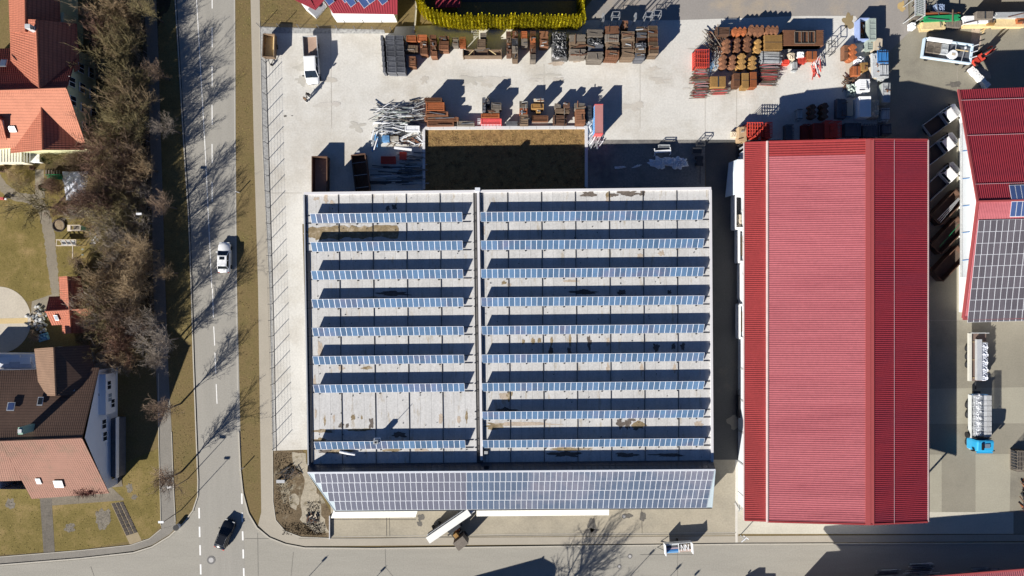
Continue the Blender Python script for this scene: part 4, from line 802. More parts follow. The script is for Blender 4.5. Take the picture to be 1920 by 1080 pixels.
def blob(seed, amp=.12, nx=16, ny=16, fr=4):
    mb = MB(); vs = []
    for j in range(ny + 1):
        for i in range(nx + 1):
            x, y = i / nx - .5, j / ny - .5; e = min(.5 - abs(x), .5 - abs(y)); z = min(1, e / .07) * (1 - amp) if e > 0 else 0
            z += amp * 1.6 * noise.noise(Vector((x * fr * 2 + seed * 7, y * fr * 2, seed))) if e > 0 else 0
            vs.append((x + .03 * noise.noise(Vector((x * 9, y * 9, seed))), y + .03 * noise.noise(Vector((y * 9, x * 9, seed + 5))), max(0, z)))
    fs = [(j * (nx + 1) + i, j * (nx + 1) + i + 1, (j + 1) * (nx + 1) + i + 1, (j + 1) * (nx + 1) + i) for j in range(ny) for i in range(nx)]
    mb.add(vs, fs); return mb.mesh('wrapped_load')
for i in range(4): U['wrap%d' % i] = blob(i)
U['bags'] = blob(9, .45, 20, 20, 3)
pallet = MB()
for i in range(5): pallet.box(-.5, -.5 + i * .22, .7, .5, -.38 + i * .22, 1)
for i in range(3): pallet.box(-.5 + i * .44, -.5, 0, -.38 + i * .44, .5, .7)
U['pallet'] = pallet.mesh('pallet')
sr = random.Random(5)
def goods(name, lab, cat, grp, px0, py0, px1, py1, h, kind, m, z0=0.0, rz=0, layers=None, m2=None):
    cx, cy = (px0 + px1) / 2, (py0 + py1) / 2; c = P(cx, cy, h); k = (H - h) / F; W, D = (px1 - px0) * k, (py1 - py0) * k
    if kind.startswith('wrap') or kind == 'bags':
        W += .15; D += .1
    t = thing(name, lab, cat, (c.x, c.y, z0), grp, rz); hh = h - z0
    ms = m if isinstance(m, (list, tuple)) else [m]
    if kind == 'panels':
        n = layers or max(2, int(hh / .45)); lh = hh / n
        for i in range(n): link('steel_panel', U['panel'], ms[i % len(ms)], t, (sr.uniform(-.04, .04), sr.uniform(-.04, .04), i * lh), sr.uniform(-.015, .015), (W - .04, D - .04, lh * .96))
        if layers is None and sr.random() < .5: clutter(t, W, D, hh)
    elif kind in ('boards_x', 'boards_y'):
        n = layers or max(2, int(hh / .5)); lh = hh / n
        for i in range(n): link('board_layer', U[kind], ms[i % len(ms)], t, (sr.uniform(-.04, .04), sr.uniform(-.04, .04), i * lh + .01), sr.uniform(-.03, .03), (W - .03, D - .03, lh * .97))
        if hh > 1.1: clutter(t, W, D, hh)
    elif kind == 'props':
        n = 3
        for i in range(n): link('prop_layer', U['mix%d' % ((i + int(py0)) % 4)], None, t, (sr.uniform(-.05, .05), sr.uniform(-.05, .05), i * hh / n), sr.uniform(-.05, .05), (W, D, hh / n))
    elif kind in ('poles_x', 'poles_y'):
        n = layers or max(2, int(hh / .5)); lh = hh / n
        for i in range(n): link('pole_layer', U[kind + str(i % 3)], ms[i % len(ms)], t, (sr.uniform(-.05, .05), sr.uniform(-.05, .05), i * lh), sr.uniform(-.05, .05), (W, D, lh))
        for s in (-1, 1):
            if kind[-1] == 'x': bx('end_bracket', darkmetal, t, (s * W * .4, 0, hh * .5), (.05, D + .05, hh + .02))
            else: bx('end_bracket', darkmetal, t, (0, s * D * .4, hh * .5), (W + .05, .05, hh + .02))
    elif kind == 'cage':
        link('cage_sides', U['cage'], ms[0], t, (0, 0, .1), 0, (W, D, hh - .1)); link('top_grid', U['grid'], ms[0], t, (0, 0, .06), 0, (W, D, hh - .06))
        link('contents', U['boards_y'], m2 or ms[-1], t, (0, 0, .15), .02, (W * .9, D * .9, hh * .5))
        for sx in (-1, 1): bx('foot', ms[0], t, (sx * W * .45, 0, .06), (.12, D, .12))
    elif kind == 'wavy':
        n = layers or max(1, round(hh / .55)); lh = hh / n
        for i in range(n): link('column_form', U['wavy%d' % ((i + int(px0)) % 3)], ms[i % len(ms)], t, (sr.uniform(-.05, .05), sr.uniform(-.05, .05), i * lh), sr.uniform(-.05, .05), (W * 1.1, D, lh))
    elif kind == 'wavyx':
        n = layers or max(1, round(hh / .55)); lh = hh / n
        for i in range(n): link('column_form', U['wavy%d' % ((i + int(px0)) % 3)], ms[i % len(ms)], t, (0, 0, i * lh), R(90) + sr.uniform(-.05, .05), (D * 1.1, W, lh))
    elif kind in ('ribbed_x', 'ribbed_y'):
        bx('base_beam', darkmetal, t, (0, 0, .05), (W * .9, D * .9, .1)); link('form_sheets', U[kind], ms[0], t, (0, 0, .1), sr.uniform(-.02, .02), (W, D, hh - .1))
        bx('strap', darkmetal, t, (0, 0, hh + .012), (W * .08, D, .03) if kind[-1] == 'x' else (W, .06, .03))
    elif kind[:4] == 'wrap' or kind == 'bags':
        link('pallet', U['pallet'], brownwood, t, (0, 0, 0), 0, (W * .9, D * .9, .15)); link('wrapped_load', U[kind], ms[0], t, (0, 0, .13), 0, (W, D, hh - .12))
    return t
def clutter(t, W, D, hh, n=None):
    for i in range(sr.choice((1, 2, 3, 4)) if n is None else n): bx('loose_board', sr.choice([greywood, brownwood, rustd, darkgrey, rust, galvp]), t, (sr.uniform(-.3, .3) * W, sr.uniform(-.4, .4) * D, hh + .04), (sr.uniform(.3, .8) * W, sr.uniform(.05, .16), sr.uniform(.04, .1)), sr.choice((0, 0, 1.57)) + sr.uniform(-.25, .25))
def column(phr, name, cat, grp, x0, y0, x1, y1, n, h, kinds, mats, words, hv=.0, dx=0., gap=.7):
    ys = [y0 + (y1 - y0) * i / n for i in range(n + 1)]
    for i in range(n):
        kd = kinds[i % len(kinds)]; m = mats[i % len(mats)]; wd = words[i % len(words)]; hh = h + sr.uniform(-hv, hv)
        goods(name, '%s, %s from the north in %s' % (wd, nth(i + 1), phr), cat, grp, x0 + dx * i, ys[i] + gap / 2, x1 + dx * i, ys[i + 1] - gap / 2, hh, kd, m)
G1 = 'stacked goods along the hedge'; G2 = 'stacked goods along the planter wall'; G3 = 'stacked formwork in the east of the yard'; G4 = 'racks north of the red hall'
# row beside the hedge
t = thing('panel_stack', 'long dark grey stack of framed panels, at the west end of the hedge row', 'panel stack', P(740, 103), G1)
for i in range(7):
    for j in range(2):
        for l in range(3):
            c = P(730.5 + 17 * j + i * .65, 70.5 + 10 * i, 1.9); link('steel_panel', U['panel'], darkgrey, t, (c.x - t.location.x, c.y - t.location.y, l * .6), R(-3), (1.24, .73, .58))
for i in range(7):
    c = P(716 + i * .75, 71 + 10 * i, 1.7); link('side_panel', unit, darkgrey, t, (c.x - t.location.x, c.y - t.location.y, .9), R(-3), (.35, .7, 1.8))
for a in ((762, 66, 780.5, 77, 1.6, 'panels', orust, 'orange red steel stack nearest the dark grey panels'), (783, 64.5, 801, 76.5, 1.7, 'panels', orust, 'orange red steel stack with two bays beside the first'), (757, 84.5, 784, 96.5, 1.4, 'boards_y', brownwood, 'brown slatted tray below the orange red stacks'), (767, 105, 779.5, 124.5, 1.5, 'panels', rust, 'small brown bundle standing alone furthest south in the hedge row'),
          (787, 77.5, 800, 88, 1.7, 'panels', rust, 'brown steel box bundle directly south of the two bay stack'), (788, 89, 801.5, 100.5, 1.8, 'panels', rust, 'brown steel box bundle at the foot of the two bay stack')):
    goods('steel_stack', a[7], 'stack', G1, *a[:6], a[6])
column('the narrow brown hedge column', 'steel_stack', 'stack', G1, 806, 65, 818, 105.5, 4, 1.8, ['panels'], [rust], ['brown rusty bundle'], .25, .4)
column('the wide brown hedge column', 'steel_stack', 'stack', G1, 823, 67, 841, 94, 3, 1.7, ['panels'], [rust], ['broad rusty bundle'], .2)
goods('steel_stack', 'small grey brown stack between two rusty stacks by the hedge', 'stack', G1, 846.5, 70, 859, 86, 1.4, 'boards_x', greywood)
goods('steel_stack', 'small red brown cage before the gap in the hedge row', 'stack', G1, 861.5, 69, 873, 86, 1.4, 'cage', orust)
goods('steel_stack', 'brown block stack north of the long timber trough', 'stack', G1, 895, 73, 911, 89, 2.2, 'panels', brownwood)
goods('steel_stack', 'grey block behind the brown block by the hedge', 'stack', G1, 900, 61, 912, 69, 2.0, 'panels', greywood)
goods('steel_stack', 'low brown beam lying between the blocks and the trough', 'stack', G1, 892, 91, 915.5, 95.5, 1.4, 'boards_x', rustd)
t = thing('timber_trough', 'long brown timber trough with a diagonal brace', 'trough', P(905, 105), G1)
for s in (-1, 1): bx('side_board', brownwood, t, (0, s * .42, .7), (5.5, .08, 1.4))
bx('floor', brownwood, t, (0, 0, .95), (5.5, .8, .1)); bx('end_board', brownwood, t, (-2.75, 0, .8), (.12, 1.1, 1.6)); bx('end_board', brownwood, t, (2.75, 0, .8), (.12, 1.1, 1.6))
for x in (-1.2, .8): bx('divider', rustd, t, (x, 0, 1.1), (.08, .8, .5))
bx('brace', palewood, t, (-1.6, 0, 1.42), (1.0, .1, .05), .8); bx('brace', palewood, t, (1.5, .05, 1.42), (1.2, .1, .05), -.6)
column('the first double column past the trough', 'steel_stack', 'stack', G1, 949, 58, 958.5, 102, 4, 1.9, ['panels', 'boards_x'], [rustd, brownwood, rustd, rustd], ['dark brown bundle'], .2)
column('the second column past the trough', 'steel_stack', 'stack', G1, 960, 58, 971, 112, 4, 2.1, ['panels', 'cage', 'boards_x', 'panels'], [rust, darkgrey, greywood, brownwood], ['mixed steel bundle', 'dark open cage', 'grey board bundle', 'brown panel bundle'], .2)
column('the short red and grey column', 'steel_stack', 'stack', G1, 977, 58, 989, 86, 2, 1.9, ['panels', 'boards_y'], [orust, greywood], ['red brown bundle', 'grey board bundle'])
column('the five piece column by the hedge', 'steel_stack', 'stack', G1, 994, 58, 1004.5, 112.5, 5, 2.0, ['cage', 'boards_x', 'cage', 'panels', 'panels'], [rust, orust, rust, rustd, greywood], ['rusty open bundle', 'orange board bundle', 'rusty cage', 'dark bundle', 'grey panel bundle'], .15)
column('the red brown wooden column', 'steel_stack', 'stack', G1, 1011, 58, 1028, 88, 2, 1.7, ['boards_x'], [rust], ['red brown timber bundle'], .1)
column('the black foil column', 'wrapped_stack', 'wrapped stack', G1, 1036, 57, 1064, 107, 3, 2.2, ['wrap0', 'wrap1', 'wrap2'], [foilb], ['black and white wrapped bundle'], .2)
column('the column east of the black foil', 'plank_stack', 'plank stack', G1, 1067, 64, 1098, 105, 3, 2.3, ['boards_x'], [greywood, brownwood], ['grey brown plank bundle'], .2)
column('the dark plank column', 'plank_stack', 'plank stack', G1, 1101, 55, 1131, 111, 4, 2.5, ['boards_x', 'wrap3', 'boards_x'], [greywood, foilb, darkgrey], ['dark grey plank bundle', 'dark wrapped bundle', 'charcoal plank bundle'], .3)
column('the column south of the white frame', 'plank_stack', 'plank stack', G1, 1135, 48, 1161, 108, 4, 2.6, ['boards_x', 'boards_y'], [rust, greywood, brownwood], ['brown plank bundle', 'grey plank bundle', 'weathered plank bundle'], .25)
column('the column with the deep notch', 'plank_stack', 'plank stack', G1, 1165, 58, 1190, 108, 3, 2.7, ['boards_x'], [brownwood], ['weathered brown plank bundle'], .35)
goods('plank_stack', 'small reddish bundle north of the notched column', 'plank stack', G1, 1167, 38, 1178, 54, 2.2, 'boards_x', rust)
column('the dark column second from the east', 'plank_stack', 'plank stack', G1, 1194, 50, 1213, 109, 6, 2.6, ['panels', 'boards_x'], [brownwood, darkgrey, rustd, darkgrey], ['dark square bundle', 'dark plank bundle'], .2, -.6)
column('the tall reddish column at the east end', 'plank_stack', 'plank stack', G1, 1215, 48, 1233, 100, 7, 2.9, ['panels'], [brownwood, rust], ['reddish brown block', 'rusty block'], .12, .4)
def frame_stand(lab, px, py, wd, dp, h, rz=0, m=None, grp='light scaffold frames'):
    t = thing('scaffold_frame', lab, 'frame', P(px, py), grp, rz); m = m or galv
    for sx in (-.5, .5):
        for sy in (-.5, .5): bx('post', m, t, (sx * wd, sy * dp, h / 2), (.07, .07, h))
        bx('side_bar', m, t, (sx * wd, 0, h), (.07, dp, .07)); bx('side_bar', m, t, (sx * wd, 0, h * .5), (.05, dp, .05))
    for sy in (-.5, .5): bx('cross_bar', m, t, (0, sy * dp, h), (wd, .07, .07)); bx('cross_bar', m, t, (0, sy * dp, h * .5), (wd, .05, .05))
    return t
for px, py, wd, dp, h, lab in ((1150, 42, 1.0, .8, 2.9, 'white open frame, westmost of the three by the plank columns'), (1209, 44, .95, .75, 3.3, 'white open frame between the notched and the reddish columns'), (1224, 42, 1.0, .7, 3.5, 'white open frame, eastmost by the plank columns'), (1127, 44, .2, .9, 2.6, 'slim grey ladder frame behind the dark plank column'), (1186, 43, .15, .7, 2.8, 'slim white ladder frame behind the notched column')): frame_stand(lab, px, py, wd, dp, h)
# row along the planter wall
for a in ((796, 183, 829, 190.5, 2.3, 'panels', rust), (798, 192, 833, 207, 2.1, 'panels', orust), (797, 209.5, 840, 217.5, 1.8, 'panels', rust), (795, 219, 860, 226.5, 1.4, 'panels', rust), (800, 228, 851, 236, 1.1, 'panels', rust)):
    goods('rusty_box_beam', 'wide rusty steel box, %s from the north at the planter west end' % nth([183, 192, 209.5, 219, 228].index(a[1]) + 1), 'steel box', G2, *a)
for a in ((857, 227, 890, 236, 1.0, 'panels', greywood, 'grey flat bundle against the planter wall beside the rusty boxes'), (904, 182, 910, 208, 2.3, 'panels', darkgrey, 'tall dark narrow stack, western of two in the middle planter group'), (912, 181.5, 918, 194, 2.3, 'panels', darkgrey, 'dark narrow stack, eastern of two in the middle planter group'), (921, 192, 940, 204, 1.9, 'panels', greywood, 'grey square block in the middle planter group'),
          (915, 206, 936, 211.5, 1.5, 'boards_x', greywood, 'flat grey bundle below the grey square block'), (902, 212.5, 937, 220, 1.5, 'panels', orust, 'orange brown beam stack above the red toothed rack'), (948, 227, 970, 234.5, .9, 'boards_x', darkgrey, 'dark green grey bundle on the planter wall side'), (974, 189, 990, 202, 2.0, 'panels', greywood, 'grey block on top of the orange brown trio'), (974, 203, 989, 213.5, 1.8, 'panels', orust, 'orange block in the middle of the trio'), (975, 214.5, 991, 233.5, 1.7, 'panels', brownwood, 'brown block at the foot of the trio'),
          (1001, 185, 1020, 190, 2.2, 'boards_x', beige, 'thin beige bundle furthest north by the beige block'), (996, 194, 1020, 203, 2.1, 'panels', yrust, 'beige block with a stepped west side'), (1005, 205, 1014, 210, 1.6, 'boards_x', yrust, 'small beige wedge beneath the beige block'), (997, 216, 1028, 227, 1.2, 'panels', rust, 'wide brown tray beside the planter wall'),
          (1040, 193, 1052, 201, 1.8, 'boards_y', greywood, 'small grey bundle, western of a mixed pile'), (1056, 192, 1068, 202, 1.9, 'boards_x', rustd, 'small dark bundle, eastern of a mixed pile'), (1041, 203, 1068, 211, 1.6, 'boards_x', brownwood, 'brown bundle with pale poles across the mixed pile'), (1038, 215, 1061, 233.5, 1.3, 'poles_x', rustd, 'dark pole bundle below the mixed pile'), (1077, 193, 1097, 203, 2.0, 'boards_x', greywood, 'grey ribbed bundle topping the brown ladder stack'), (1079, 205, 1097, 233.5, 1.7, 'boards_x', rust, 'brown ladder like stack near the planter east corner'), (1100, 198, 1109, 225, 1.3, 'cage', darkgrey, 'narrow open crate of parts beside the pink topped container')):
    goods('steel_stack', a[7], 'stack', G2, *a[:6], a[6])
t = goods('toothed_rack', 'pink red rack with white teeth on the planter wall', 'rack', G2, 901, 222, 941, 233, 1.2, 'panels', pinkred)
for i in range(14): bx('tooth', whitepanel, t, (-1.4 + i * .21, -.55, 1.1), (.07, .35, .07))
for i in range(4): bx('tooth', whitepanel, t, (-1.75, -.35 + i * .24, 1.1), (.5, .06, .06))
c = P(1123, 223, 2.3); t = thing('storage_container', 'narrow blue container with a faded pink roof standing beside the planter corner', 'container', (c.x, c.y, 0))
bx('body', bluep, t, (0, 0, 1.13), (1.15, 4.1, 2.26)); bx('roof', mat('faded_pink_roof', (.40, .18, .17), .7, .1, .5), t, (0, 0, 2.28), (1.17, 4.12, .05))
for i in range(12): bx('rib', skyblue, t, (-.6, -1.9 + i * .345, 1.15), (.06, .12, 2.1))
for s in (-1, 1): bx('end_frame', pinkred, t, (0, s * 2.07, 1.15), (1.2, .1, 2.36))
def heap(name, lab, cat, px, py, w_, d_, n, mats, lmin, lmax, seed, ang=0, spread=.25, hh=.6, grp=None, wd=(.05, .16)):
    r = random.Random(seed); c = P(px, py); t = thing(name, lab, cat, c, grp); k = .078
    for i in range(n):
        L_ = r.uniform(lmin, lmax); wdt = r.uniform(*wd); z = .05 + hh * (i / n) * r.uniform(.7, 1)
        link('pole' if wdt < .11 else 'plank', unit, r.choice(mats), t, (r.uniform(-.5, .5) * w_ * k, r.uniform(-.5, .5) * d_ * k, z), scale=(L_, wdt, r.uniform(.04, .1)), rot=(0, r.uniform(-.04, .04), ang + r.gauss(0, spread)))
    return t
wm = [greenish, whitepanel, galvp, galvp, greywood, alum, darkgrey]
heap('scrap_heap', 'heap of loose aluminium poles at the west side of the planter', 'scrap heap', 740, 214, 62, 26, 60, wm, 1.4, 3.4, 1, .12, .3, .7, wd=(.04, .1))
heap('scrap_heap', 'white planks and rails piled against the west planter wall', 'scrap heap', 765, 221, 55, 30, 60, wm, 1.2, 3.0, 2, .0, .16, .8, wd=(.05, .14))
heap('scrap_heap', 'thin steel rods sloping up to the rusty boxes', 'scrap heap', 778, 200, 32, 24, 40, [galvp, greywood, darkgrey], 1., 2.2, 3, .5, .3, .5, wd=(.04, .08))
heap('scrap_heap', 'mixed dark and white scrap beside the blue crate', 'scrap heap', 738, 240, 60, 22, 55, [galvp, whitepanel, darkmetal, alum], .8, 2.5, 4, .0, .25, .6)
heap('scrap_heap', 'tangled brown and grey scrap at the planter corner', 'scrap heap', 762, 262, 55, 22, 50, [galvp, greywood, rust, whitepanel], .6, 2.2, 5, .1, .6, .4)
heap('scrap_heap', 'white bent sheets standing at the west end of the scrap', 'scrap heap', 704, 266, 9, 24, 26, [whitepanel, skyblue, galvp], .6, 1.8, 6, 1.4, .2, .8, wd=(.08, .25))
heap('scrap_heap', 'steel beams lying in the shade north of the flat hall', 'scrap heap', 742, 330, 78, 36, 46, [galvp, darkgrey, darkmetal], 1.6, 4.2, 7, .0, .05, .4, wd=(.06, .18))
heap('scrap_heap', 'shaded boards beside the planter west wall', 'scrap heap', 772, 312, 36, 50, 40, [galvp, greywood, darkgrey], 1., 3.0, 8, .0, .1, .5, wd=(.06, .2))
heap('scrap_heap', 'silver poles heaped south of the pink topped container', 'scrap heap', 1117, 262, 18, 22, 40, [galv, whitepanel, galvp], .8, 1.8, 9, .9, .35, .6)
heap('scrap_heap', 'scattered grey rods along the east planter wall', 'scrap heap', 1103, 250, 8, 46, 30, [galv, whitepanel, galvp], .6, 1.6, 10, 1.2, .35, .3)
goods('blue_crate', 'bright blue crate on the scrap beside the planter', 'crate', None, 716, 253.5, 729.5, 265.5, .9, 'cage', skyblue, m2=skyblue)
goods('parts_crate', 'dark crate with pale parts beside the blue crate', 'crate', None, 732, 255, 747, 264, .8, 'cage', beige, m2=galvp)
goods('white_box', 'white box with grey lid above the scrap heap', 'box', None, 759, 236, 787, 246, 1.2, 'panels', [galvp, whitepanel], layers=2)
goods('red_tray', 'dark red tray lying in the hall shade', 'tray', None, 713, 293, 741, 307, .6, 'panels', redpaint, layers=1)
goods('red_tray', 'narrow red ladder tray beside the larger red tray in shade', 'tray', None, 748, 284, 762, 299, .5, 'boards_y', redpaint, layers=1)
o = MB().plank(P(739, 277, .7), P(772, 281, .7), .3, .2).build('white_beam', whitepanel); tag(o, 'single white beam lying in shade near the red trays', 'beam')
# open skips
def open_box(t, L_, W_, h, wm_, fm, th=.08, fl=.25, z=0):
    bx('floor', fm, t, (0, 0, z + fl), (W_ - .05, L_ - .05, .08))
    for s in (-1, 1): bx('side_wall', wm_, t, (s * (W_ - th) / 2, 0, z + h / 2), (th, L_, h)); bx('end_wall', wm_, t, (0, s * (L_ - th) / 2, z + h / 2 - .003), (W_ - 2 * th, th, h))
    for s in (-1, 1): bx('top_rail', wm_, t, (s * W_ / 2, 0, z + h), (.12, L_ + .05, .07))
    for s in (-1, 1): bx('top_rail', wm_, t, (0, s * L_ / 2, z + h - .002), (W_ - .1, .12, .07))
tanrust = mat('tan_rust_floor', (.36, .25, .19), .85, .2, 1.2)
t = thing('open_skip', 'open rusty skip with a tan floor beside the flat hall', 'skip', P(604.5, 333)); open_box(t, 5.6, 2.15, 1.55, rustd, tanrust)
for i in range(3): bx('debris', palewood, t, (.3 - .3 * i, .6 + .5 * i, .32), (.4, .06, .04), 1.1 * i)
t = thing('open_skip', 'long dark open skip in the shade of the flat hall', 'skip', P(680, 331), rz=R(7)); open_box(t, 6.0, 2.0, 1.4, rustd, rustd)
for i in range(3): bx('cross_rail', galvp, t, (0, -1.8 + 1.8 * i, 1.43), (1.9, .05, .05))
bx('lifting_eye', galvp, t, (0, 3.3, 1.2), (.5, .5, .1))
t = thing('blue_skip', 'blue sided skip with an orange rusty inside and scrap', 'skip', P(1614, 61.5)); open_box(t, 3.0, 1.95, 1.6, mat('skip_blue', (.24, .31, .52), .6, .15), orust)
for i in range(12): bx('scrap_piece', sr.choice([darkmetal, galvp, greywood, rustd]), t, (sr.uniform(-.5, .5), sr.uniform(-1, 1), .5), (sr.uniform(.2, .8), .2, .25), sr.uniform(0, 3))
# wooden trailer and pickup on the yard
def wheel(t, x, y, r_=.34, wd=.22, z=None):
    z = r_ if z is None else z; w_ = link('wheel', WH['tyre'], rubber, t, (x, y, z), scale=(wd, r_, r_)); link('rim', WH['rim'], darkmetal, w_, (0, 0, 0)); return w_
WH = {}
mb = MB(); mb.bar((-.5, 0, 0), (.5, 0, 0), 1, 18); WH['tyre'] = mb.mesh('wheel'); mb = MB(); mb.bar((-.53, 0, 0), (.53, 0, 0), .58, 12); WH['rim'] = mb.mesh('rim')
t = thing('timber_trailer', 'open trailer with yellow timber sides in the yard north-west corner', 'trailer', P(510.5, 92), rz=R(-2)); open_box(t, 3.3, 1.65, .95, brownwood, palewood, fl=.1, z=.55)
bx('inner_board', palewood, t, (.75, 0, 1.1), (.06, 3.1, .8)); bx('chassis', darkmetal, t, (0, 0, .45), (1.2, 3, .15))
for s in (-1, 1): wheel(t, s * .75, .2)
for s in (-1, 1): link('drawbar', MB().bar((s * .45, -1.6, .45), (0, -2.5, .4), .05).mesh('drawbar'), darkmetal, t)
bx('jockey_wheel', blackp, t, (.1, -2.4, .3), (.15, .25, .5))
def ring(y, w_, zl, zb, r_=.16, n=None): return [(-w_, y, zl), (-w_, y, zb - r_), (-w_ * .97, y, zb - r_ * .45), (-w_ * .88, y, zb), (0, y, zb + .03), (w_ * .88, y, zb), (w_ * .97, y, zb - r_ * .45), (w_, y, zb - r_), (w_, y, zl)]
def loft(rings):
    mb = MB(); n = len(rings[0]); mb.v = [p for r_ in rings for p in r_]; f = []
    for i in range(len(rings) - 1):
        for k in range(n): f.append((i * n + k, i * n + (k + 1) % n, (i + 1) * n + (k + 1) % n, (i + 1) * n + k))
    f.append(tuple(range(n))); f.append(tuple(range(len(rings) * n - 1, (len(rings) - 1) * n - 1, -1))); mb.f = f; mb.m = [0] * len(f); return mb
def quadpart(name, q, m, t, th=.02): q = [Vector(p) for p in q]; mb = MB(); mb.slab(q, th); return link(name, mb.mesh(name), m, t)
def greenhouse(t, y0, y1, ty0, ty1, wb, wt, zb, zt, paintm, gl=glass, sun=False):
    """cabin between belt (zb) and roof (zt); y1/ty1 are the front"""
    quadpart('windscreen', [(-wb, y1, zb), (wb, y1, zb), (wt, ty1, zt), (-wt, ty1, zt)][::-1] if False else [(wb, y1, zb), (-wb, y1, zb)][::1] + [(-wt, ty1, zt), (wt, ty1, zt)], gl, t)
    quadpart('rear_window', [(-wb, y0, zb), (wb, y0, zb), (wt, ty0, zt), (-wt, ty0, zt)], gl, t)
    for s in (-1, 1): quadpart('side_window', [(s * wb, y0, zb), (s * wb, y1, zb), (s * wt, ty1, zt), (s * wt, ty0, zt)][::s], gl, t)
    mb = MB(); mb.slab([(-wt - .02, ty0 - .04, zt + .04), (wt + .02, ty0 - .04, zt + .04), (wt + .02, ty1 + .02, zt + .035), (-wt - .02, ty1 + .02, zt + .035)], .05)
    ym = (ty0 + ty1) / 2; mb.box(-wt * .9, ty0 + .05, zt + .03, wt * .9, ty1 - .08, zt + .065); link('roof', mb.mesh('roof'), paintm, t)
    mb = MB()
    for s in (-1, 1):
        for a, b in (((s * wb, y1, zb), (s * wt, ty1, zt)), ((s * wb, y0, zb), (s * wt, ty0, zt)), ((s * wb, (y0 + y1) / 2, zb), (s * wt, ym, zt))): mb.bar(a, b, .045)
    link('pillars', mb.mesh('pillars'), paintm, t)
    if sun: bx('sunroof', glass, t, (0, ty1 - .38, zt + .075), (wt * 1.1, .42, .03))
def car(lab, px, py, rz, paintm, L_=4.4, W_=1.75, sun=False, trim=None):
    t = thing('car', lab, 'car', P(px, py), 'cars on the main road', rz); w_ = W_ / 2; h = L_ / 2
    body = [ring(-h, w_ * .62, .35, .70), ring(-h + .06, w_ * .8, .33, .8), ring(-h + .2, w_ * .93, .3, .9), ring(-h + .45, w_, .28, .95), ring(-.6, w_, .25, .98), ring(.5, w_, .25, .97), ring(1.0, w_, .28, .95), ring(h - .5, w_ * .97, .28, .84), ring(h - .2, w_ * .84, .3, .76), ring(h - .06, w_ * .68, .33, .68), ring(h, w_ * .45, .35, .6)]
    o = link('body', loft(body).mesh('body'), paintm, t); o.data.polygons.foreach_set('use_smooth', [True] * len(o.data.polygons))
    greenhouse(t, -h + .5, .95, -h + .95, .22, w_ * .9, w_ * .74, .93, 1.42, paintm, sun=sun)
    for sx in (-1, 1):
        for y in (-h + .85, h - .85): wheel(t, sx * (w_ - .08), y, .32, .2)
        bx('mirror', paintm, t, (sx * (w_ + .1), .75, .98), (.2, .12, .12)); bx('headlight', lampglass, t, (sx * w_ * .62, h - .12, .66), (.35, .18, .12)); bx('tail_light', redpaint, t, (sx * w_ * .72, -h + .06, .75), (.3, .1, .12)); bx('door_handle', alum, t, (sx * (w_ + .01), -.1, .82), (.03, .18, .04))
    if trim:
        for sx in (-1, 1): bx('roof_rail', alum, t, (sx * w_ * .66, -.55, 1.47), (.03, 1.3, .03))
    return t
car('silver white car with an open dark sunroof driving on the main road', 424, 483, R(-1), carsilver, 4.45, 1.78, True)
car('black car turning at the junction at the bottom of the main road', 425, 999, R(-22), carblack, 4.4, 1.8, trim=True)
def pickup(lab, px, py, rz, cabL, bedL, W_, floor, crew=True, bedh=.45, grp=None, load=None):
    t = thing('pickup_truck', lab, 'truck', P(px, py), grp, rz); w_ = W_ / 2; L_ = cabL + bedL; f = L_ / 2; c0 = f - cabL
    body = [ring(c0, w_ * .97, .4, 1.12), ring(f - 1.55, w_ * .98, .4, 1.15), ring(f - 1.1, w_ * .96, .4, 1.12), ring(f - .35, w_ * .9, .4, 1.0), ring(f - .08, w_ * .78, .4, .85), ring(f, w_ * .66, .45, .72)]
    o = link('cab_body', loft(body).mesh('cab_body'), carwhite, t); o.data.polygons.foreach_set('use_smooth', [True] * len(o.data.polygons))
    greenhouse(t, c0 + .02, f - .85, c0 + .1, f - 1.6, w_ * .93, w_ * .80, 1.1, 1.98, carwhite)
    bx('chassis', darkmetal, t, (0, -f + bedL / 2, .6), (.9, bedL, .25)); bx('bed_floor', floor, t, (0, -f + bedL / 2, .86), (W_ - .1, bedL - .1, .06))
    for s in (-1, 1): bx('side_board', galvp, t, (s * (w_ - .02), -f + bedL / 2, .86 + bedh / 2), (.05, bedL - .08, bedh))
    bx('tail_board', galvp, t, (0, -f + .02, .86 + bedh / 2), (W_ - .06, .05, bedh)); bx('head_board', galvp, t, (0, -f + bedL - .08, .9 + bedh * .7), (W_ - .06, .07, bedh * 1.4))
    for sx in (-1, 1):
        for y in (-f + bedL * .38, f - .95): wheel(t, sx * (w_ - .15), y, .36, .24)
        bx('mirror', blackp, t, (sx * (w_ + .16), f - 1.1, 1.35), (.25, .1, .28)); bx('headlight', lampglass, t, (sx * w_ * .62, f - .1, .72), (.3, .15, .2))
    return t
pickup('white crew cab truck with an empty brown drop side bed in the yard', 587.5, 117, R(180 + 3), 3.75, 3.1, 2.05, tanrust)
dkbed = mat('dark_bed_floor', (.045, .04, .038), .8)
GL = 'white trucks parked beside the red hall'
pickup('northernmost white truck with a dark flat bed beside the red hall', 1759, 227, R(-54), 2.9, 3.0, 2.05, dkbed, grp=GL)
pickup('middle white truck with pale ribbed roof parked beside the red hall', 1754, 281, R(-53), 2.9, 3.2, 2.05, dkbed, grp=GL)
pickup('southernmost white truck with a bright cab roof beside the red hall', 1756, 341, R(-47), 2.9, 3.8, 2.05, dkbed, grp=GL)
pickup('white truck just below the bottom edge, its shadow on the side road', 1400, 1112, R(90), 2.6, 2.4, 2.0, dkbed)
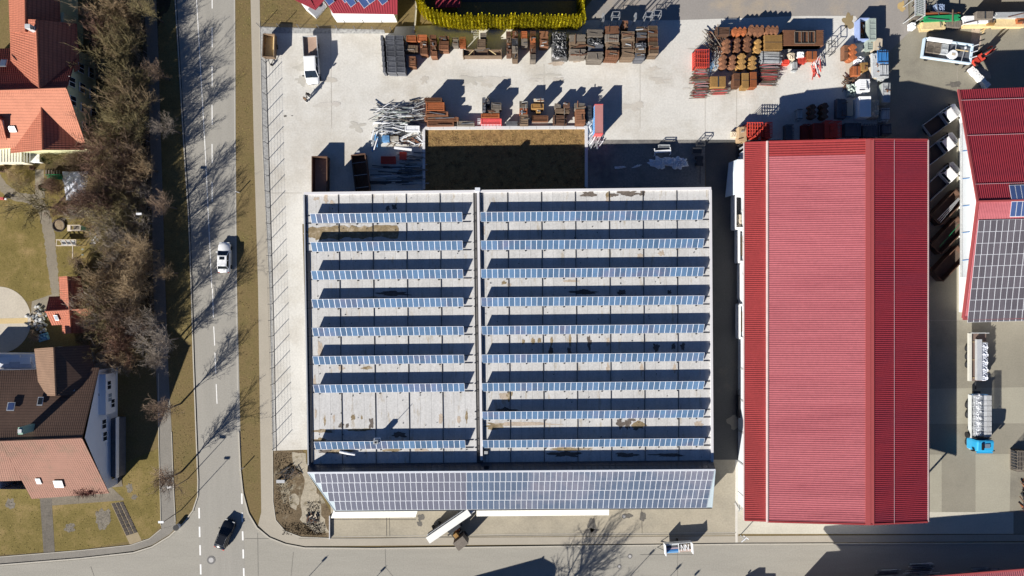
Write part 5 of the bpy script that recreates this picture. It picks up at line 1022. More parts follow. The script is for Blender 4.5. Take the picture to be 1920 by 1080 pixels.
for i, (px, py, L_, lab) in enumerate(((1766, 391, 5.2, 'dark open container holding aluminium ladders beside the red hall'), (1768, 443, 5.6, 'dark open container with a thin green pipe beside the red hall'), (1770, 495, 5.2, 'southernmost dark open container beside the red hall'))):
    t = thing('open_container', lab, 'container', P(px, py), 'open containers beside the red hall', R(-44)); open_box(t, L_, 2.0, 1.5, rustd, mat('brown_container_floor', (.12, .09, .07), .85, .3), fl=.3)
    bx('end_flap', mat('tan_flap', (.42, .30, .22), .8), t, (0, L_ / 2 + .35, 1.0), (1.9, .6, .06))
    if i == 0:
        for s in range(3): bx('ladder', alum, t, (.1 + s * .2, -.2, 1.5), (.08, 4.4, .06), .04 * s)
    if i == 1: bx('pipe', greenp, t, (0, 0, 1.5), (.05, 4.4, .05), .05)
# ---------------------------------------------------------------- formwork cluster in the east of the yard
for x0, y0, x1, y1, h, lab in ((1303, 92, 1330, 126, 1.7, 'red lattice crate alone at the west of the formwork cluster'), (1401, 229, 1431, 256, 2.2, 'large red lattice crate at the north-west corner of the red hall'), (1436, 228.5, 1448.5, 258, 2.0, 'narrow red lattice crate beside the large one'), (1497, 107, 1512.5, 117.5, 1.0, 'small red lattice crate among white blocks')):
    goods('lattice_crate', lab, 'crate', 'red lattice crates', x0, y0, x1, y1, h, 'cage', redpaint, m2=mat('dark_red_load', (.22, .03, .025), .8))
goods('beige_crate', 'beige slatted box against the large red crate', 'box', None, 1385, 238, 1400, 266, 1.6, 'boards_y', [mat('tan_slats', (.42, .30, .18), .8, .2, rnd=.1)])
goods('white_block', 'small white block beside the beige slatted box', 'block', None, 1372, 246, 1383, 257, .6, 'wrap0', beige)
rp = [greywood, pinkred, greywood, redpaint]
for i, (x0, y0, x1, y1) in enumerate(((1302, 128, 1326, 141), (1297, 142.5, 1330, 154.5), (1304, 155.5, 1331, 167), (1299, 168.5, 1328, 181))): goods('prop_bundle', 'bundle of red and grey steel props, %s below the lone red crate' % nth(i + 1), 'prop bundle', G3, x0, y0, x1, y1, 1.0, 'props', rp)
goods('form_stack', 'square brown ribbed form stack among the prop bundles', 'form stack', G3, 1333, 143, 1361, 163, 1.5, 'ribbed_x', yrust)
goods('prop_bundle', 'bundle of red props south of the square ribbed stack', 'prop bundle', G3, 1334, 165, 1367, 175, .8, 'props', rp)
for i, (x0, y0, x1, y1) in enumerate(((1376, 137, 1387.5, 162.5), (1391.5, 136.5, 1404, 165), (1407, 134.5, 1419, 163.5))): goods('form_stack', 'narrow brown ribbed stack, %s from the west of three' % nth(i + 1), 'form stack', G3, x0, y0, x1, y1, 1.6, 'ribbed_y', [rust, yrust, orust][i])
for i, (x0, y0, x1, y1, m) in enumerate(((1357, 72, 1370, 99, rust), (1377.5, 70, 1388.5, 97, rust), (1395, 68, 1409, 97, rust), (1416, 73, 1429, 99, yrust), (1351, 102, 1363, 128, rust), (1367.5, 102, 1380, 128, rust), (1383, 100, 1400, 129, yrust), (1404, 104, 1419, 129, yrust))):
    goods('column_form_pile', 'wavy rusty column forms, %s from the west in the %s wavy row' % (nth(i % 4 + 1), 'northern' if i < 4 else 'southern'), 'form pile', G3, x0, y0, x1, y1, 1.5, 'wavy', m)
for x0, y0, x1, y1, h, kd, m, lab in ((1373.5, 50, 1400, 65.5, 1.8, 'wavyx', orust, 'orange jagged form pile, western of two along the asphalt'), (1404, 46, 1433, 65, 2.0, 'wavyx', rust, 'tall rusty jagged form pile along the asphalt'), (1344, 50, 1371, 66, 1.4, 'poles_x', rustd, 'dark tangled pole pile at the cluster north-west corner'), (1436, 47, 1460, 64, 2.0, 'wavyx', rust, 'rusty round topped forms above the broad tan stack'),
                                     (1434, 65, 1467, 93, 1.7, 'ribbed_y', yrust, 'broad tan ribbed form stack left of the big brown container'), (1427, 96, 1466, 118, 1.2, 'poles_x', [darkgrey, galvp], 'wide bundle of grey props in blue shade'), (1426, 119, 1464, 132, 1.1, 'props', rp, 'red and grey prop bundle under the grey bundle'), (1424, 133, 1462, 145, 1.1, 'props', rp, 'second red and grey prop bundle under the grey bundle'), (1423, 146, 1457, 158, .9, 'props', rp, 'lowest red prop bundle of the eastern prop column'),
                                     (1481, 98, 1491, 111, 1.2, 'wrap1', beige, 'pale grey sack pile among the cluster, western'), (1498, 96, 1508.5, 106, 1.3, 'wrap2', whitepl, 'white sack pile among the cluster, eastern'), (1467, 112, 1480, 121, .9, 'panels', redpaint, 'small red frame pack beside the red props'), (1514, 96, 1532, 111, 1.5, 'ribbed_x', orust, 'orange ribbed stack above the bright red frames'), (1487, 114, 1495, 132, .9, 'poles_y', galvp, 'short grey blue pole bundle pointing south')):
    goods('form_pile', lab, 'form pile', G3, x0, y0, x1, y1, h, kd, m)
heap('pole_heap', 'loose rusty poles scattered across the cluster west side', 'pole heap', 1342, 76, 32, 40, 46, [rustd, rust, greywood], 1.2, 2.8, 31, 1.9, .5, .7, wd=(.05, .09))
heap('pole_heap', 'loose grey rods lying between the lone crate and wavy forms', 'pole heap', 1341, 118, 20, 26, 30, [galvp, rustd, skyblue], .8, 1.8, 32, .9, .5, .4, wd=(.04, .08))
t = heap('frame_heap', 'bright red steel frames leaning beside the cluster', 'frames', 1528, 128, 14, 30, 26, [redpaint, redpaint, pinkred, whitepanel], .9, 2.2, 33, 1.45, .35, .9, wd=(.05, .11))
c = P(1507, 70, 1.7); t = thing('brown_container', 'big brown slatted container with a ladder frame on top', 'container', (c.x, c.y, 0), G3)
link('slatted_body', U['ribbed_y'], rust, t, (0, 0, 0), 0, (5.85, 2.25, 1.6)); mb = MB()
for x in (-1.3, -.35, .65, 1.6): mb.bar((x, -.85, 1.72), (x, .85, 1.72), .05)
for y in (-.85, .85): mb.bar((-1.3, y, 1.72), (1.6, y, 1.72), .05)
link('ladder_frame', mb.mesh('ladder_frame'), greywood, t)
for x in (-.9, .15, 1.15): bx('opening', blackp, t, (x, 0, 1.615), (.3, 1.5, .03))
for px, py, wd, dp, h, lab in ((1548, 96, .9, 1.6, 2.0, 'tall thin lattice frame east of the formwork cluster'),): frame_stand(lab, px, py, wd, dp, h, m=darkmetal)
# right column of the yard
GC = 'goods in the column by the east lane'
for x0, y0, x1, y1, h, kd, m, lab in ((1630, 34, 1643, 76, 1.8, 'panels', greenish, 'tall green grey panel pack beside the blue skip'), (1639, 71, 1655, 95, 1.4, 'boards_y', [beige], 'mixed beige boards south of the green pack'), (1627, 74, 1637, 93, 1.2, 'panels', greenish, 'green cupboard like box below the blue skip'), (1583, 84, 1591, 110, 1.3, 'ribbed_y', rust, 'narrow rusty stack west of the rusty mesh'), (1592.5, 82.5, 1608, 112, 1.6, 'wavy', orust, 'orange rusty mesh stack by the yard edge'),
                                     (1607, 104, 1624, 119, 1.1, 'bags', whitepl, 'white crumpled bags between rusty and wooden stacks'), (1600, 124, 1614, 141, 1.3, 'ribbed_x', orust, 'orange timber crate leaning, western half'), (1615, 117, 1628, 132, 1.6, 'boards_x', yrust, 'olive wooden crate, eastern half'), (1636, 100, 1650, 146, 1.8, 'boards_y', [galvp, beige], 'silver racks of pale boards'), (1648, 95, 1667, 118, 2.2, 'poles_y', [galvp, bluep], 'silver rack carrying bright blue parts'), (1650, 119, 1668, 144, 2.0, 'poles_y', galvp, 'silver rack below the blue parts'),
                                     (1611, 148, 1631, 172, 1.9, 'boards_x', whitepanel, 'white slatted crate in the middle of the column'), (1594, 155, 1610, 178, 1.1, 'bags', greenish, 'pale green rubble beside the white slatted crate'), (1656, 155, 1670, 192, 1.7, 'panels', [galvp, greenish], 'grey green cabinet row at the lane edge'), (1588, 187, 1600, 218, 1.0, 'boards_y', [skyblue, beige, whitepanel], 'blue and cream boards standing on edge'), (1612, 180, 1634, 219, 2.0, 'panels', whitepanel, 'white pallet rack with dark slots near the red hall'), (1635.5, 185, 1649.5, 220, 1.5, 'wrap3', beige, 'beige board stack near the red hall'), (1654, 203, 1669, 226, 1.2, 'poles_y', galvp, 'silver frames at the south end of the column')):
    goods('yard_goods', lab, 'stack', GC, x0, y0, x1, y1, h, kd, m)
heap('scrap_heap', 'dark brown branches and scrap at the shade edge', 'scrap heap', 1592, 158, 20, 24, 46, [rustd, darkmetal, brownwood], .5, 1.6, 34, .7, .9, .5)
for x0, y0, x1, y1, h, kd, m, lab in ((1474, 233, 1489, 262, 1.2, 'cage', darkgrey, 'dark wire crate in the hall shade, westmost'), (1507, 232, 1520, 262, 1.4, 'cage', MATS['dark_red_load'], 'dark red ladder rack in the hall shade'), (1526, 230, 1546, 261, 2.0, 'panels', MATS['dark_red_load'], 'tall red box with a white lid in the hall shade'), (1547.5, 225.5, 1562, 258, 2.3, 'cage', redpaint, 'red lattice rack just catching the sun, western'), (1563.5, 226.5, 1578, 257, 2.3, 'cage', redpaint, 'red lattice rack just catching the sun, eastern'), (1496, 203, 1505, 224, 1.2, 'poles_y', galvp, 'slim silver ladder bundle in shade'), (1518, 195, 1532, 222, 1.3, 'wavy', rustd, 'dark shaded forms, western pair member'), (1540, 192, 1554, 222, 1.3, 'wavy', rustd, 'dark shaded forms, eastern pair member'), (1570, 185, 1588, 222, 1.2, 'boards_y', darkgrey, 'dark shaded boards beside the blue and cream ones'),  # hall shade put into the dark red of ladder rack and tall box
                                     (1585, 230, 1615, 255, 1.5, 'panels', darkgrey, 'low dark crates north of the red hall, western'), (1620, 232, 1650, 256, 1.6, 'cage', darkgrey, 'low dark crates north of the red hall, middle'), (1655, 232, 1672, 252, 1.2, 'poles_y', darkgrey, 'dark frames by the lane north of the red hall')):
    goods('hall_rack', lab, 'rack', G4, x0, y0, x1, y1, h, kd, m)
# smaller things in the shade beside the flat hall
def crumple(seed, nr=14, na=44):
    mb = MB(); vs = [(0, 0, .8)]; 
    for j in range(1, nr + 1):
        for i in range(na):
            a = 2 * math.pi * i / na; e = .5 * (1 + .55 * noise.noise(Vector((math.cos(a) * 2.2 + seed, math.sin(a) * 2.2, seed))) + .3 * noise.noise(Vector((math.cos(a) * 6, math.sin(a) * 6 + seed, 0)))); q = j / nr * e; x, y = math.cos(a) * q, math.sin(a) * q
            vs.append((x, y, max(0, (.35 + 1.1 * abs(noise.noise(Vector((x * 9 + seed, y * 7, 0)))) + .5 * noise.noise(Vector((x * 22, y * 18, seed)))) * (1 - (j / nr) ** 5))))
    fs = [(0, 1 + i, 1 + (i + 1) % na) for i in range(na)] + [(1 + (j - 1) * na + i, 1 + j * na + i, 1 + j * na + (i + 1) % na, 1 + (j - 1) * na + (i + 1) % na) for j in range(1, nr) for i in range(na)]
    mb.add(vs, fs); return mb.mesh('sheet')
t = thing('sawhorse', 'long white bench like frame in the hall shade', 'trestle', P(1240, 286), rz=R(4)); bx('top_bar', whitepanel, t, (0, 0, .9), (2.4, .35, .12))
for sx in (-1, 1):
    bx('end_frame', whitepanel, t, (sx * 1.15, 0, .85), (.1, 1.0, .1))
    for sy in (-1, 1): bx('leg', whitepanel, t, (sx * 1.15, sy * .45, .42), (.08, .08, .85))
for px, py, wd, dp, h, rz, lab in ((1237, 305, 2.9, 1.6, .35, .05, 'long crumpled white plastic sheet in the hall shade'), (1270, 306, 2.6, 1.7, .4, -.05, 'crumpled plastic sheet, eastern end of the pile in shade'), (1162, 314, 1.5, .35, .12, .05, 'thin strip of plastic west of the crumpled sheets'), (1193, 312, 1.3, .3, .12, .3, 'small plastic scrap between strip and crumpled sheets')):
    t = thing('plastic_sheet', lab, 'plastic sheet', P(px, py), 'plastic sheets in the hall shade', rz); link('sheet', crumple(int(px)), mat('bright_sheet', (.80, .82, .85), .35, .1, 2, spec=.5), t, (0, 0, .02), scale=(wd * 1.12, dp * 1.05, h * 1.5))
t = thing('hand_cart', 'dark flat cart with a long drawbar in the hall shade', 'cart', P(1310, 303)); bx('deck', darkmetal, t, (0, 0, .5), (.9, 1.4, .1)); bx('drawbar', darkmetal, t, (.1, -2.0, .4), (.07, 2.6, .07))
for sx in (-1, 1):
    for sy in (-1, 1): wheel(t, sx * .5, sy * .5, .22, .12)
t = thing('wire_table', 'low dark wire table north of the flat cart', 'table', P(1305, 284)); bx('top', darkmetal, t, (0, 0, .7), (1.3, .8, .06))
for sx in (-1, 1):
    for sy in (-1, 1): bx('leg', darkmetal, t, (sx * .6, sy * .35, .35), (.06, .06, .7))
frame_stand('open steel frame at the shade edge near the flat cart', 1311, 272, 1.2, .5, 1.1, m=darkmetal)
frame_stand('small open frame at the shade edge north of the trestle', 1243, 276, 1.6, .3, .9, m=galvp)
# north-east: open load platform, timber store, loader
t = thing('load_platform', 'light blue open platform loaded with panels, a basin and poles', 'platform', P(1766, 101), rz=R(-8)); lb = mat('pale_blue_steel', (.50, .62, .72), .5, .1)
bx('floor', darkgrey, t, (0, 0, .9), (7.0, 2.7, .12))
for s in (-1, 1): bx('side_board', lb, t, (0, s * 1.35, 1.15), (7.1, .14, .6)); bx('end_board', lb, t, (s * 3.5, 0, 1.15), (.14, 2.7, .6))
bx('white_board', whitepanel, t, (-1.5, 1.2, 1.6), (3.4, .4, .5))
for i in range(3):
    for j in range(2): link('load_panel', U['panel'], greywood if i < 2 else galvp, t, (-2.6 + i * 1.05, .5 - j * .75, .95), 0, (.98, .7, .5))
link('basin', MB().bar((0, 0, .95), (0, 0, 1.6), .7, 12, .65).mesh('basin'), whitepanel, t, (.75, -.5, 0)); bx('basin_top', beige, t, (.75, -.5, 1.62), (.5, .35, .04))
bx('pole', palewood, t, (1.9, .25, 1.5), (1.9, .12, .1)); bx('pole', alum, t, (2.2, -.2, 1.52), (.07, 2.2, .07), -.15); bx('pole', alum, t, (1.0, .8, 1.5), (.07, .9, .07)); bx('small_box', whitepanel, t, (2.4, .7, 1.5), (.2, .3, .2))
for y in (.3, 1.2, -.5): bx('stake', whitepanel, t, (3.7, y, 1.5), (1.1, .1, .1), .45)
for sx in (-2.4, 2.2):
    for s in (-1, 1): wheel(t, sx, s * 1.1, .4, .3)
bx('drawbar', darkmetal, t, (4.6, -1.0, .6), (1.6, .1, .1), .5)
t = thing('red_loader', 'small red loader parked beside the blue platform', 'loader', P(1830, 112), rz=R(-52)); 
bx('body', redpaint, t, (0, -.5, 1.0), (1.0, 1.4, .8)); bx('engine_cover', mat('loader_red', (.5, .05, .03), .4), t, (0, -1.1, 1.2), (.9, .7, .6)); bx('seat', blackp, t, (0, .1, 1.2), (.5, .5, .4)); bx('mast', darkmetal, t, (.25, .9, 1.5), (.12, 1.2, 2.2)); bx('mast', darkmetal, t, (-.25, .9, 1.5), (.12, 1.2, 2.2)); bx('boom', redpaint, t, (0, 1.3, 1.6), (.25, 1.8, .25))
for s in (-1, 1): bx('fork', darkmetal, t, (s * .35, -2.0, .3), (.12, 1.3, .07)); wheel(t, s * .6, .7, .4, .25); wheel(t, s * .6, -.8, .4, .25)
bx('counterweight', redpaint, t, (0, 1.9, 1.0), (.8, .5, .6))
for i in range(6):
    t = thing('concrete_block', 'big white concrete block, %s from the north in the diagonal row' % nth(i + 1), 'block', P(1817 + i * 5.6, 132 + i * 6.0), 'diagonal row of white blocks', R(-47)); bx('block', whitewall, t, (0, 0, .4), (.62, .75 if i % 2 else .6, .8)); bx('lifting_hook', galv, t, (0, 0, .82), (.1, .1, .06))
TG = 'timber and beams in the north-east store'
for x0, y0, x1, y1, h, kd, m, rz, lab in ((1733, 28.5, 1800, 39.5, 1.4, 'boards_x', greenp, .05, 'bright green beam bundle in the timber store'), (1733, 22.5, 1800, 28, 1.2, 'boards_x', orust, .05, 'thin red orange beam bundle behind the green one'), (1727, 41, 1772, 55, 1.0, 'boards_x', palewood, .03, 'pale timber frame at the west end of the store'), (1773, 38, 1803, 51, .9, 'boards_y', greywood, 0, 'grey pallet of mixed parts south of the green beams'), (1808, 29, 1864, 43, 1.3, 'boards_x', whitepanel, .02, 'white board stack right of the green beams'), (1832, 21, 1863, 35, 1.9, 'ribbed_x', greywood, 0, 'dark grey grating lying on the white boards'),
                                         (1806, 44, 1862, 50, .8, 'boards_x', palewood, 0, 'yellow plank bundle under the white boards'), (1866, 22, 1922, 33, 1.5, 'boards_x', [galvp, whitepanel], 0, 'white and grey beams at the north-east edge'), (1864, 35, 1924, 50, 1.0, 'boards_x', palewood, 0, 'long yellow planks reaching the right edge'), (1853, 37, 1866, 46, 1.3, 'boards_y', yrust, 0, 'small orange pallet on the yellow planks'), (1907, 34, 1922, 44, 1.4, 'boards_x', orust, 0, 'orange brown pallet at the right edge'), (1715, 24, 1732, 36, 1.1, 'boards_x', greywood, 0, 'grey boards at the foot of the lattice tower')):
    goods('beam_bundle', lab, 'beam bundle', TG, x0, y0, x1, y1, h, kd, m, rz=rz)
heap('plank_heap', 'fanned yellow planks sliding off the timber store', 'plank heap', 1845, 51, 14, 10, 12, [palewood], 1., 1.8, 35, .9, .3, .3, wd=(.1, .2))
t = thing('lattice_tower', 'grey lattice scaffold tower at the top edge', 'scaffold tower', P(1702, 16)); tw = MB()
for i in range(18):
    z = 3.0; y = -2.2 + i * .26; tw.bar((-.7, y, z), (.7, y + .5, z), .03); tw.bar((.7, y, z), (-.7, y + .5, z), .03)
for s in (-1, 1): tw.bar((s * .7, -2.3, z), (s * .7, 3.0, z), .06)
link('lattice_deck', tw.mesh('lattice_deck'), galvp, t); bx('deck_plate', mat('green_grey_deck', (.28, .33, .27), .7), t, (0, .3, 2.9), (1.2, 5, .04))
for sx in (-1, 1):
    for y in (-2.2, .2, 2.8): bx('leg', galvp, t, (sx * .7, y, 1.5), (.08, .08, 3))
goods('shaded_box', 'blue grey box behind the green beams', 'box', None, 1757, 6, 1773, 22, 1.2, 'wrap1', mat('blue_grey_sheet', (.2, .26, .38), .7)); heap('scrap_heap', 'dark brush and scrap east of the lattice tower', 'scrap heap', 1724, 10, 18, 26, 50, [rustd, darkmetal, brownwood], .5, 1.6, 36, .3, 1.2, .7)
goods('white_bin', 'white rounded bin at the west end of the timber store', 'bin', None, 1711, 41, 1718, 52, 1.3, 'wrap2', whitepl)
# ---------------------------------------------------------------- trucks in the east yard and south side
def flat_load(lab, px, py, L_, kinds):
    pass
t = thing('blue_truck', 'truck with a bright blue cab carrying silver frame bundles', 'truck', P(1824, 783)); W_ = 2.45
cabr = [ring(-4.35, W_ / 2 * .9, .5, 2.55, .3), ring(-4.2, W_ / 2, .5, 2.75, .3), ring(-3.0, W_ / 2, .5, 2.85, .3), ring(-2.75, W_ / 2 * .96, .5, 2.8, .3)]
o = link('cab', loft(cabr).mesh('cab'), cabblue, t, (0, 0, 0)); bx('roof_hatch', mat('grey_hatch', (.15, .2, .25), .4), t, (.15, -3.5, 2.92), (.7, .6, .06)); bx('light_bar', blackp, t, (-.55, -3.6, 2.95), (.3, .9, .15)); bx('windscreen', glass, t, (0, -4.38, 1.9), (2.1, .06, .9)); bx('windscreen_visor', cabblue, t, (0, -4.5, 2.5), (2.3, .25, .08))
for s in (-1, 1): bx('mirror', blackp, t, (s * 1.42, -4.3, 2.1), (.3, .15, .5)); bx('headlight', lampglass, t, (s * .9, -4.38, .9), (.4, .08, .25))
bx('bed', galvp, t, (0, .45, 1.1), (W_, 6.2, .16)); bx('chassis', darkmetal, t, (0, 0, .75), (1.0, 8, .35)); bx('side_board', mat('pale_side', (.55, .57, .56), .6), t, (-W_ / 2 - .03, .45, 1.25), (.1, 6.2, .7)); bx('head_board', darkmetal, t, (0, -2.55, 1.7), (2.3, .1, 1.2)); bx('tail_board', skyblue, t, (0, 3.58, 1.25), (2.35, .1, .7))
for i in range(8):
    link('bundle_of_tubes', U['poles_x%d' % (i % 3)], alum, t, (-.55, -2.0 + i * .75, 1.2), .1 * (i % 2), (1.1, .7, .9)); link('silver_bag', U['bags'], whitepl, t, (-.5, -1.9 + i * .75, 1.7), i, (.8, .6, .5)); link('frame_bundle', U['cage'], alum, t, (.6, -2.0 + i * .75, 1.2), 0, (1.0, .66, 1.1)); link('frame_top', U['grid'], whitepanel, t, (.6, -2.0 + i * .75, 1.2), 0, (1.0, .66, 1.12))
for y in (-3.5, .5, 1.9):
    for s in (-1, 1): wheel(t, s * 1.05, y, .48, .3)
link('spare_wheel', WH['tyre'], rubber, t, (-1.45, -2.3, 1.0), scale=(.25, .45, .45))
t = thing('flat_trailer', 'flat trailer with a white beam and silver bags behind the blue truck', 'trailer', P(1823, 668))
bx('bed', mat('brown_deck', (.17, .12, .10), .85, .2), t, (.1, 0, 1.05), (2.3, 6.9, .14)); bx('side_board', mat('cream_side', (.55, .54, .48), .6), t, (-1.2, 0, 1.2), (.35, 6.9, .45)); bx('head_board', galvp, t, (.1, 3.5, 1.3), (2.4, .1, .9)); bx('long_beam', alum, t, (-.15, -.35, 1.55), (.7, 5.9, .5))
for i in range(5): link('silver_bag', U['bags'], mat('silver_bag_sheet', (.62, .65, .72), .35, .15, 2, spec=.5), t, (.7, 1.6 - i * 1.1, 1.1), .2 * (i % 2), (.95, 1.15, .9))
for i in range(3): bx('cross_strap', palewood, t, (.1, 2.2 - i * 2.6, 1.2), (2.3, .06, .06))
for y in (-1.2, .0, 1.2):
    for s in (-1, 1): wheel(t, s * 1.0, y, .45, .28)
bx('drawbar', darkmetal, t, (0, -4.0, .7), (.14, 1.4, .14))
c = P(841, 987, 3.0); t = thing('white_trailer', 'narrow white roofed trailer parked at an angle south of the flat hall', 'trailer', (c.x, c.y, 0), rz=math.atan2(52, 76))
bx('body', mat('shaded_trailer_side', (.10, .10, .11), .6), t, (0, 0, 2.0), (7.0, .95, 1.9)); bx('roof', mat('bright_white_roof', (.80, .79, .74), .4, .03, .5), t, (0, 0, 3.0), (7.15, 1.0, .1)); bx('roof_rail', galvp, t, (-.2, .62, 2.75), (6.2, .1, .08)); bx('chassis', darkmetal, t, (0, 0, .8), (6.8, .8, .3)); bx('side_shelf', whitepanel, t, (3.4, .1, 2.6), (1.6, 1.1, .06))  # body painted dark for the shade on its north side
for x in (-2.6, -1.5, 2.4):
    for s in (-1, 1): wheel(t, x, s * .45, .42, .2)
for w_ in t.children: pass
t = thing('tractor_unit', 'small dark truck cab pulling beside the white roofed trailer', 'truck', P(857.5, 996), rz=R(38))
bx('chassis', darkmetal, t, (0, 0, .7), (1.6, 3.2, .3)); bx('cab', greywood, t, (0, -1.1, 1.5), (1.7, 1.3, 2.0)); bx('cab_roof', greywood, t, (0, -1.1, 2.53), (1.75, 1.35, .08)); bx('windscreen', glass, t, (0, -1.77, 1.9), (1.5, .04, .8)); bx('crane_base', yrust, t, (0, .1, 1.4), (.6, .6, 1.4)); bx('hose_box', greenish, t, (-.3, .9, 1.2), (.5, .7, .6)); bx('tank', orust, t, (.5, .7, 1.1), (.4, 1.1, .5)); bx('outrigger', darkmetal, t, (0, .5, .6), (2.6, .2, .2))
for s in (-1, 1): wheel(t, s * .8, -1.0, .45, .28); wheel(t, s * .8, 1.1, .45, .28)
bx('rear_body', darkmetal, t, (.6, 1.6, 1.7), (1.8, 1.6, 1.6))
t = thing('utility_trailer', 'small flat trailer loaded with blue boards and white angled brackets', 'trailer', P(1268, 1021), rz=R(4))
bx('deck', greywood, t, (0, 0, .75), (3.9, 1.35, .1)); bx('end_bar', whitepanel, t, (-1.95, -.05, 1.35), (.1, 1.6, 1.1)); bx('end_bar', whitepanel, t, (1.95, -.05, 1.35), (.1, 1.5, 1.1)); bx('middle_bar', whitepanel, t, (.05, 0, 1.3), (.09, 1.3, .12)); bx('back_board', galvp, t, (0, .72, 1.1), (3.9, .08, .8)); bx('front_board', mat('brown_pink_deck', (.42, .33, .29), .8), t, (1.0, -.55, .95), (1.8, .35, .2))
for i in range(5): bx('blue_board', [galvp, darkgrey, mat('plum_board', (.35, .28, .34), .7), bluep, skyblue][i], t, (-.95, .5 - i * .27, 1.05 + .04 * (i % 2)), (1.8, .22, .35))
nn_m = MB()
for k in (0, 1):
    x = .4 + k * .62; nn_m.plank((x, -.45, 1.3), (x, .42, 1.3), .09, .08); nn_m.plank((x + .02, .42, 1.32), (x + .42, -.45, 1.32), .09, .08); nn_m.plank((x + .44, -.45, 1.3), (x + .44, .42, 1.3), .09, .08)
link('angled_bracket', nn_m.mesh('angled_bracket'), whitepanel, t)
for s in (-1, 1): wheel(t, 0.1, s * .72, .3, .2)
for s in (-1, 1): link('drawbar', MB().bar((-1.9, s * .5, .6), (-2.9, 0, .5), .05).mesh('drawbar'), darkmetal, t)
# right edge and shaded bottom
goods('steel_rack', 'steel rack with black parts cut by the right edge', 'rack', None, 1908, 846, 1926, 885, 1.6, 'cage', greywood, m2=darkmetal); heap('scrap_heap', 'rusty chains and parts at the right edge', 'scrap heap', 1918, 925, 10, 60, 40, [rustd, orust, darkmetal], .4, 1.4, 41, 1.5, .6, .6)
for i, (x0, x1, y0, y1) in enumerate(((1640, 1690, 1066, 1079), (1705, 1745, 1056, 1066), (1700, 1760, 1068, 1079), (1822, 1868, 1064, 1071))): heap('beam_pile', 'bluish steel beam pile in the deep shade at the bottom, %s from the west' % nth(i + 1), 'beam pile', (x0 + x1) / 2, (y0 + y1) / 2, x1 - x0 - 24, y1 - y0, 14, [galvp, darkgrey], 2.2, 3.4, 50 + i, .04, .03, .4, 'beam piles in the bottom shade')
# lot corner
t = thing('stone_bench', 'small pale concrete bench on the dirt lot', 'bench', P(528, 901)); bx('seat', greywall, t, (0, 0, .45), (1.2, .45, .12)); [bx('leg', greywall, t, (s * .5, 0, .2), (.12, .4, .4)) for s in (-1, 1)]
heap('branch_pile', 'pile of dark branches on the dirt lot', 'branches', 545, 886, 26, 16, 40, [darkmetal, brownwood], .5, 1.8, 61, .6, .5, .5, wd=(.03, .09))
heap('branch_pile', 'small dark debris pile on the pale gravel', 'branches', 585, 972, 16, 10, 40, [darkmetal, rustd, beige], .3, .9, 62, .6, 1.5, .3, wd=(.05, .2))
t = thing('lot_fence', 'short pale edge wall at the east side of the dirt lot', 'wall', P(619, 985)); bx('wall_section', pc, t, (0, -.2, .2), (.12, 3.4, .4))
# ---------------------------------------------------------------- lamps, posts
def lamp(lab, px, py, h, ang, arm=.9, grp='street lamps'):
    t = thing('street_lamp', lab, 'street lamp', P(px, py), grp, ang)
    link('pole', MB().bar((0, 0, 0), (0, 0, h), .07, 8, .04).mesh('pole'), greywood, t); bx('arm', greywood, t, (-arm / 2, 0, h), (arm, .06, .06)); bx('lamp_head', whitepanel, t, (-arm - .25, 0, h), (.75, .3, .12)); return t
lamp('street lamp leaning over the footpath south of the brown roofed house', 340, 956, 5.2, 0, .05)
lamp('street lamp beside the bare tree at the road edge', 352, 898, 4.2, 0, .3)
lamp('street lamp among the roadside shrubs level with the planter', 300, 408, 5, 0, .1)
for i, (x, y, h) in enumerate(((-452, -618, 6.2), (-342, -637, 6.2), (162, -605, 6.2), (205, -640, 6.6), (250, -640, 6.0))):
    t = lamp('street lamp beyond the bottom edge, %s from the west by its shadow' % nth(i + 1), 0, 0, h, R(45), .5); t.location = real(x, y, 0)
for i, (px, py) in enumerate(((448.5, 361), (456.5, 877), (441.5, 950))[:2]):
    t = thing('marker_post', 'thin reflector post on the verge beside the %s' % ('silver car' if i == 0 else 'black car'), 'post', P(px, py), 'reflector posts on the verge'); bx('post', whitepanel, t, (0, 0, .6), (.1, .1, 1.2)); bx('reflector', blackp, t, (0, 0, 1.05), (.11, .11, .16))
t = thing('grit_bin', 'white round bin on the verge at the junction', 'bin', P(335, 986)); link('bin_body', MB().bar((0, 0, 0), (0, 0, .8), .35, 14, .4).mesh('bin_body'), whitepanel, t); link('lid', MB().bar((0, 0, .8), (0, 0, .88), .42, 14).mesh('lid'), blackp, t)
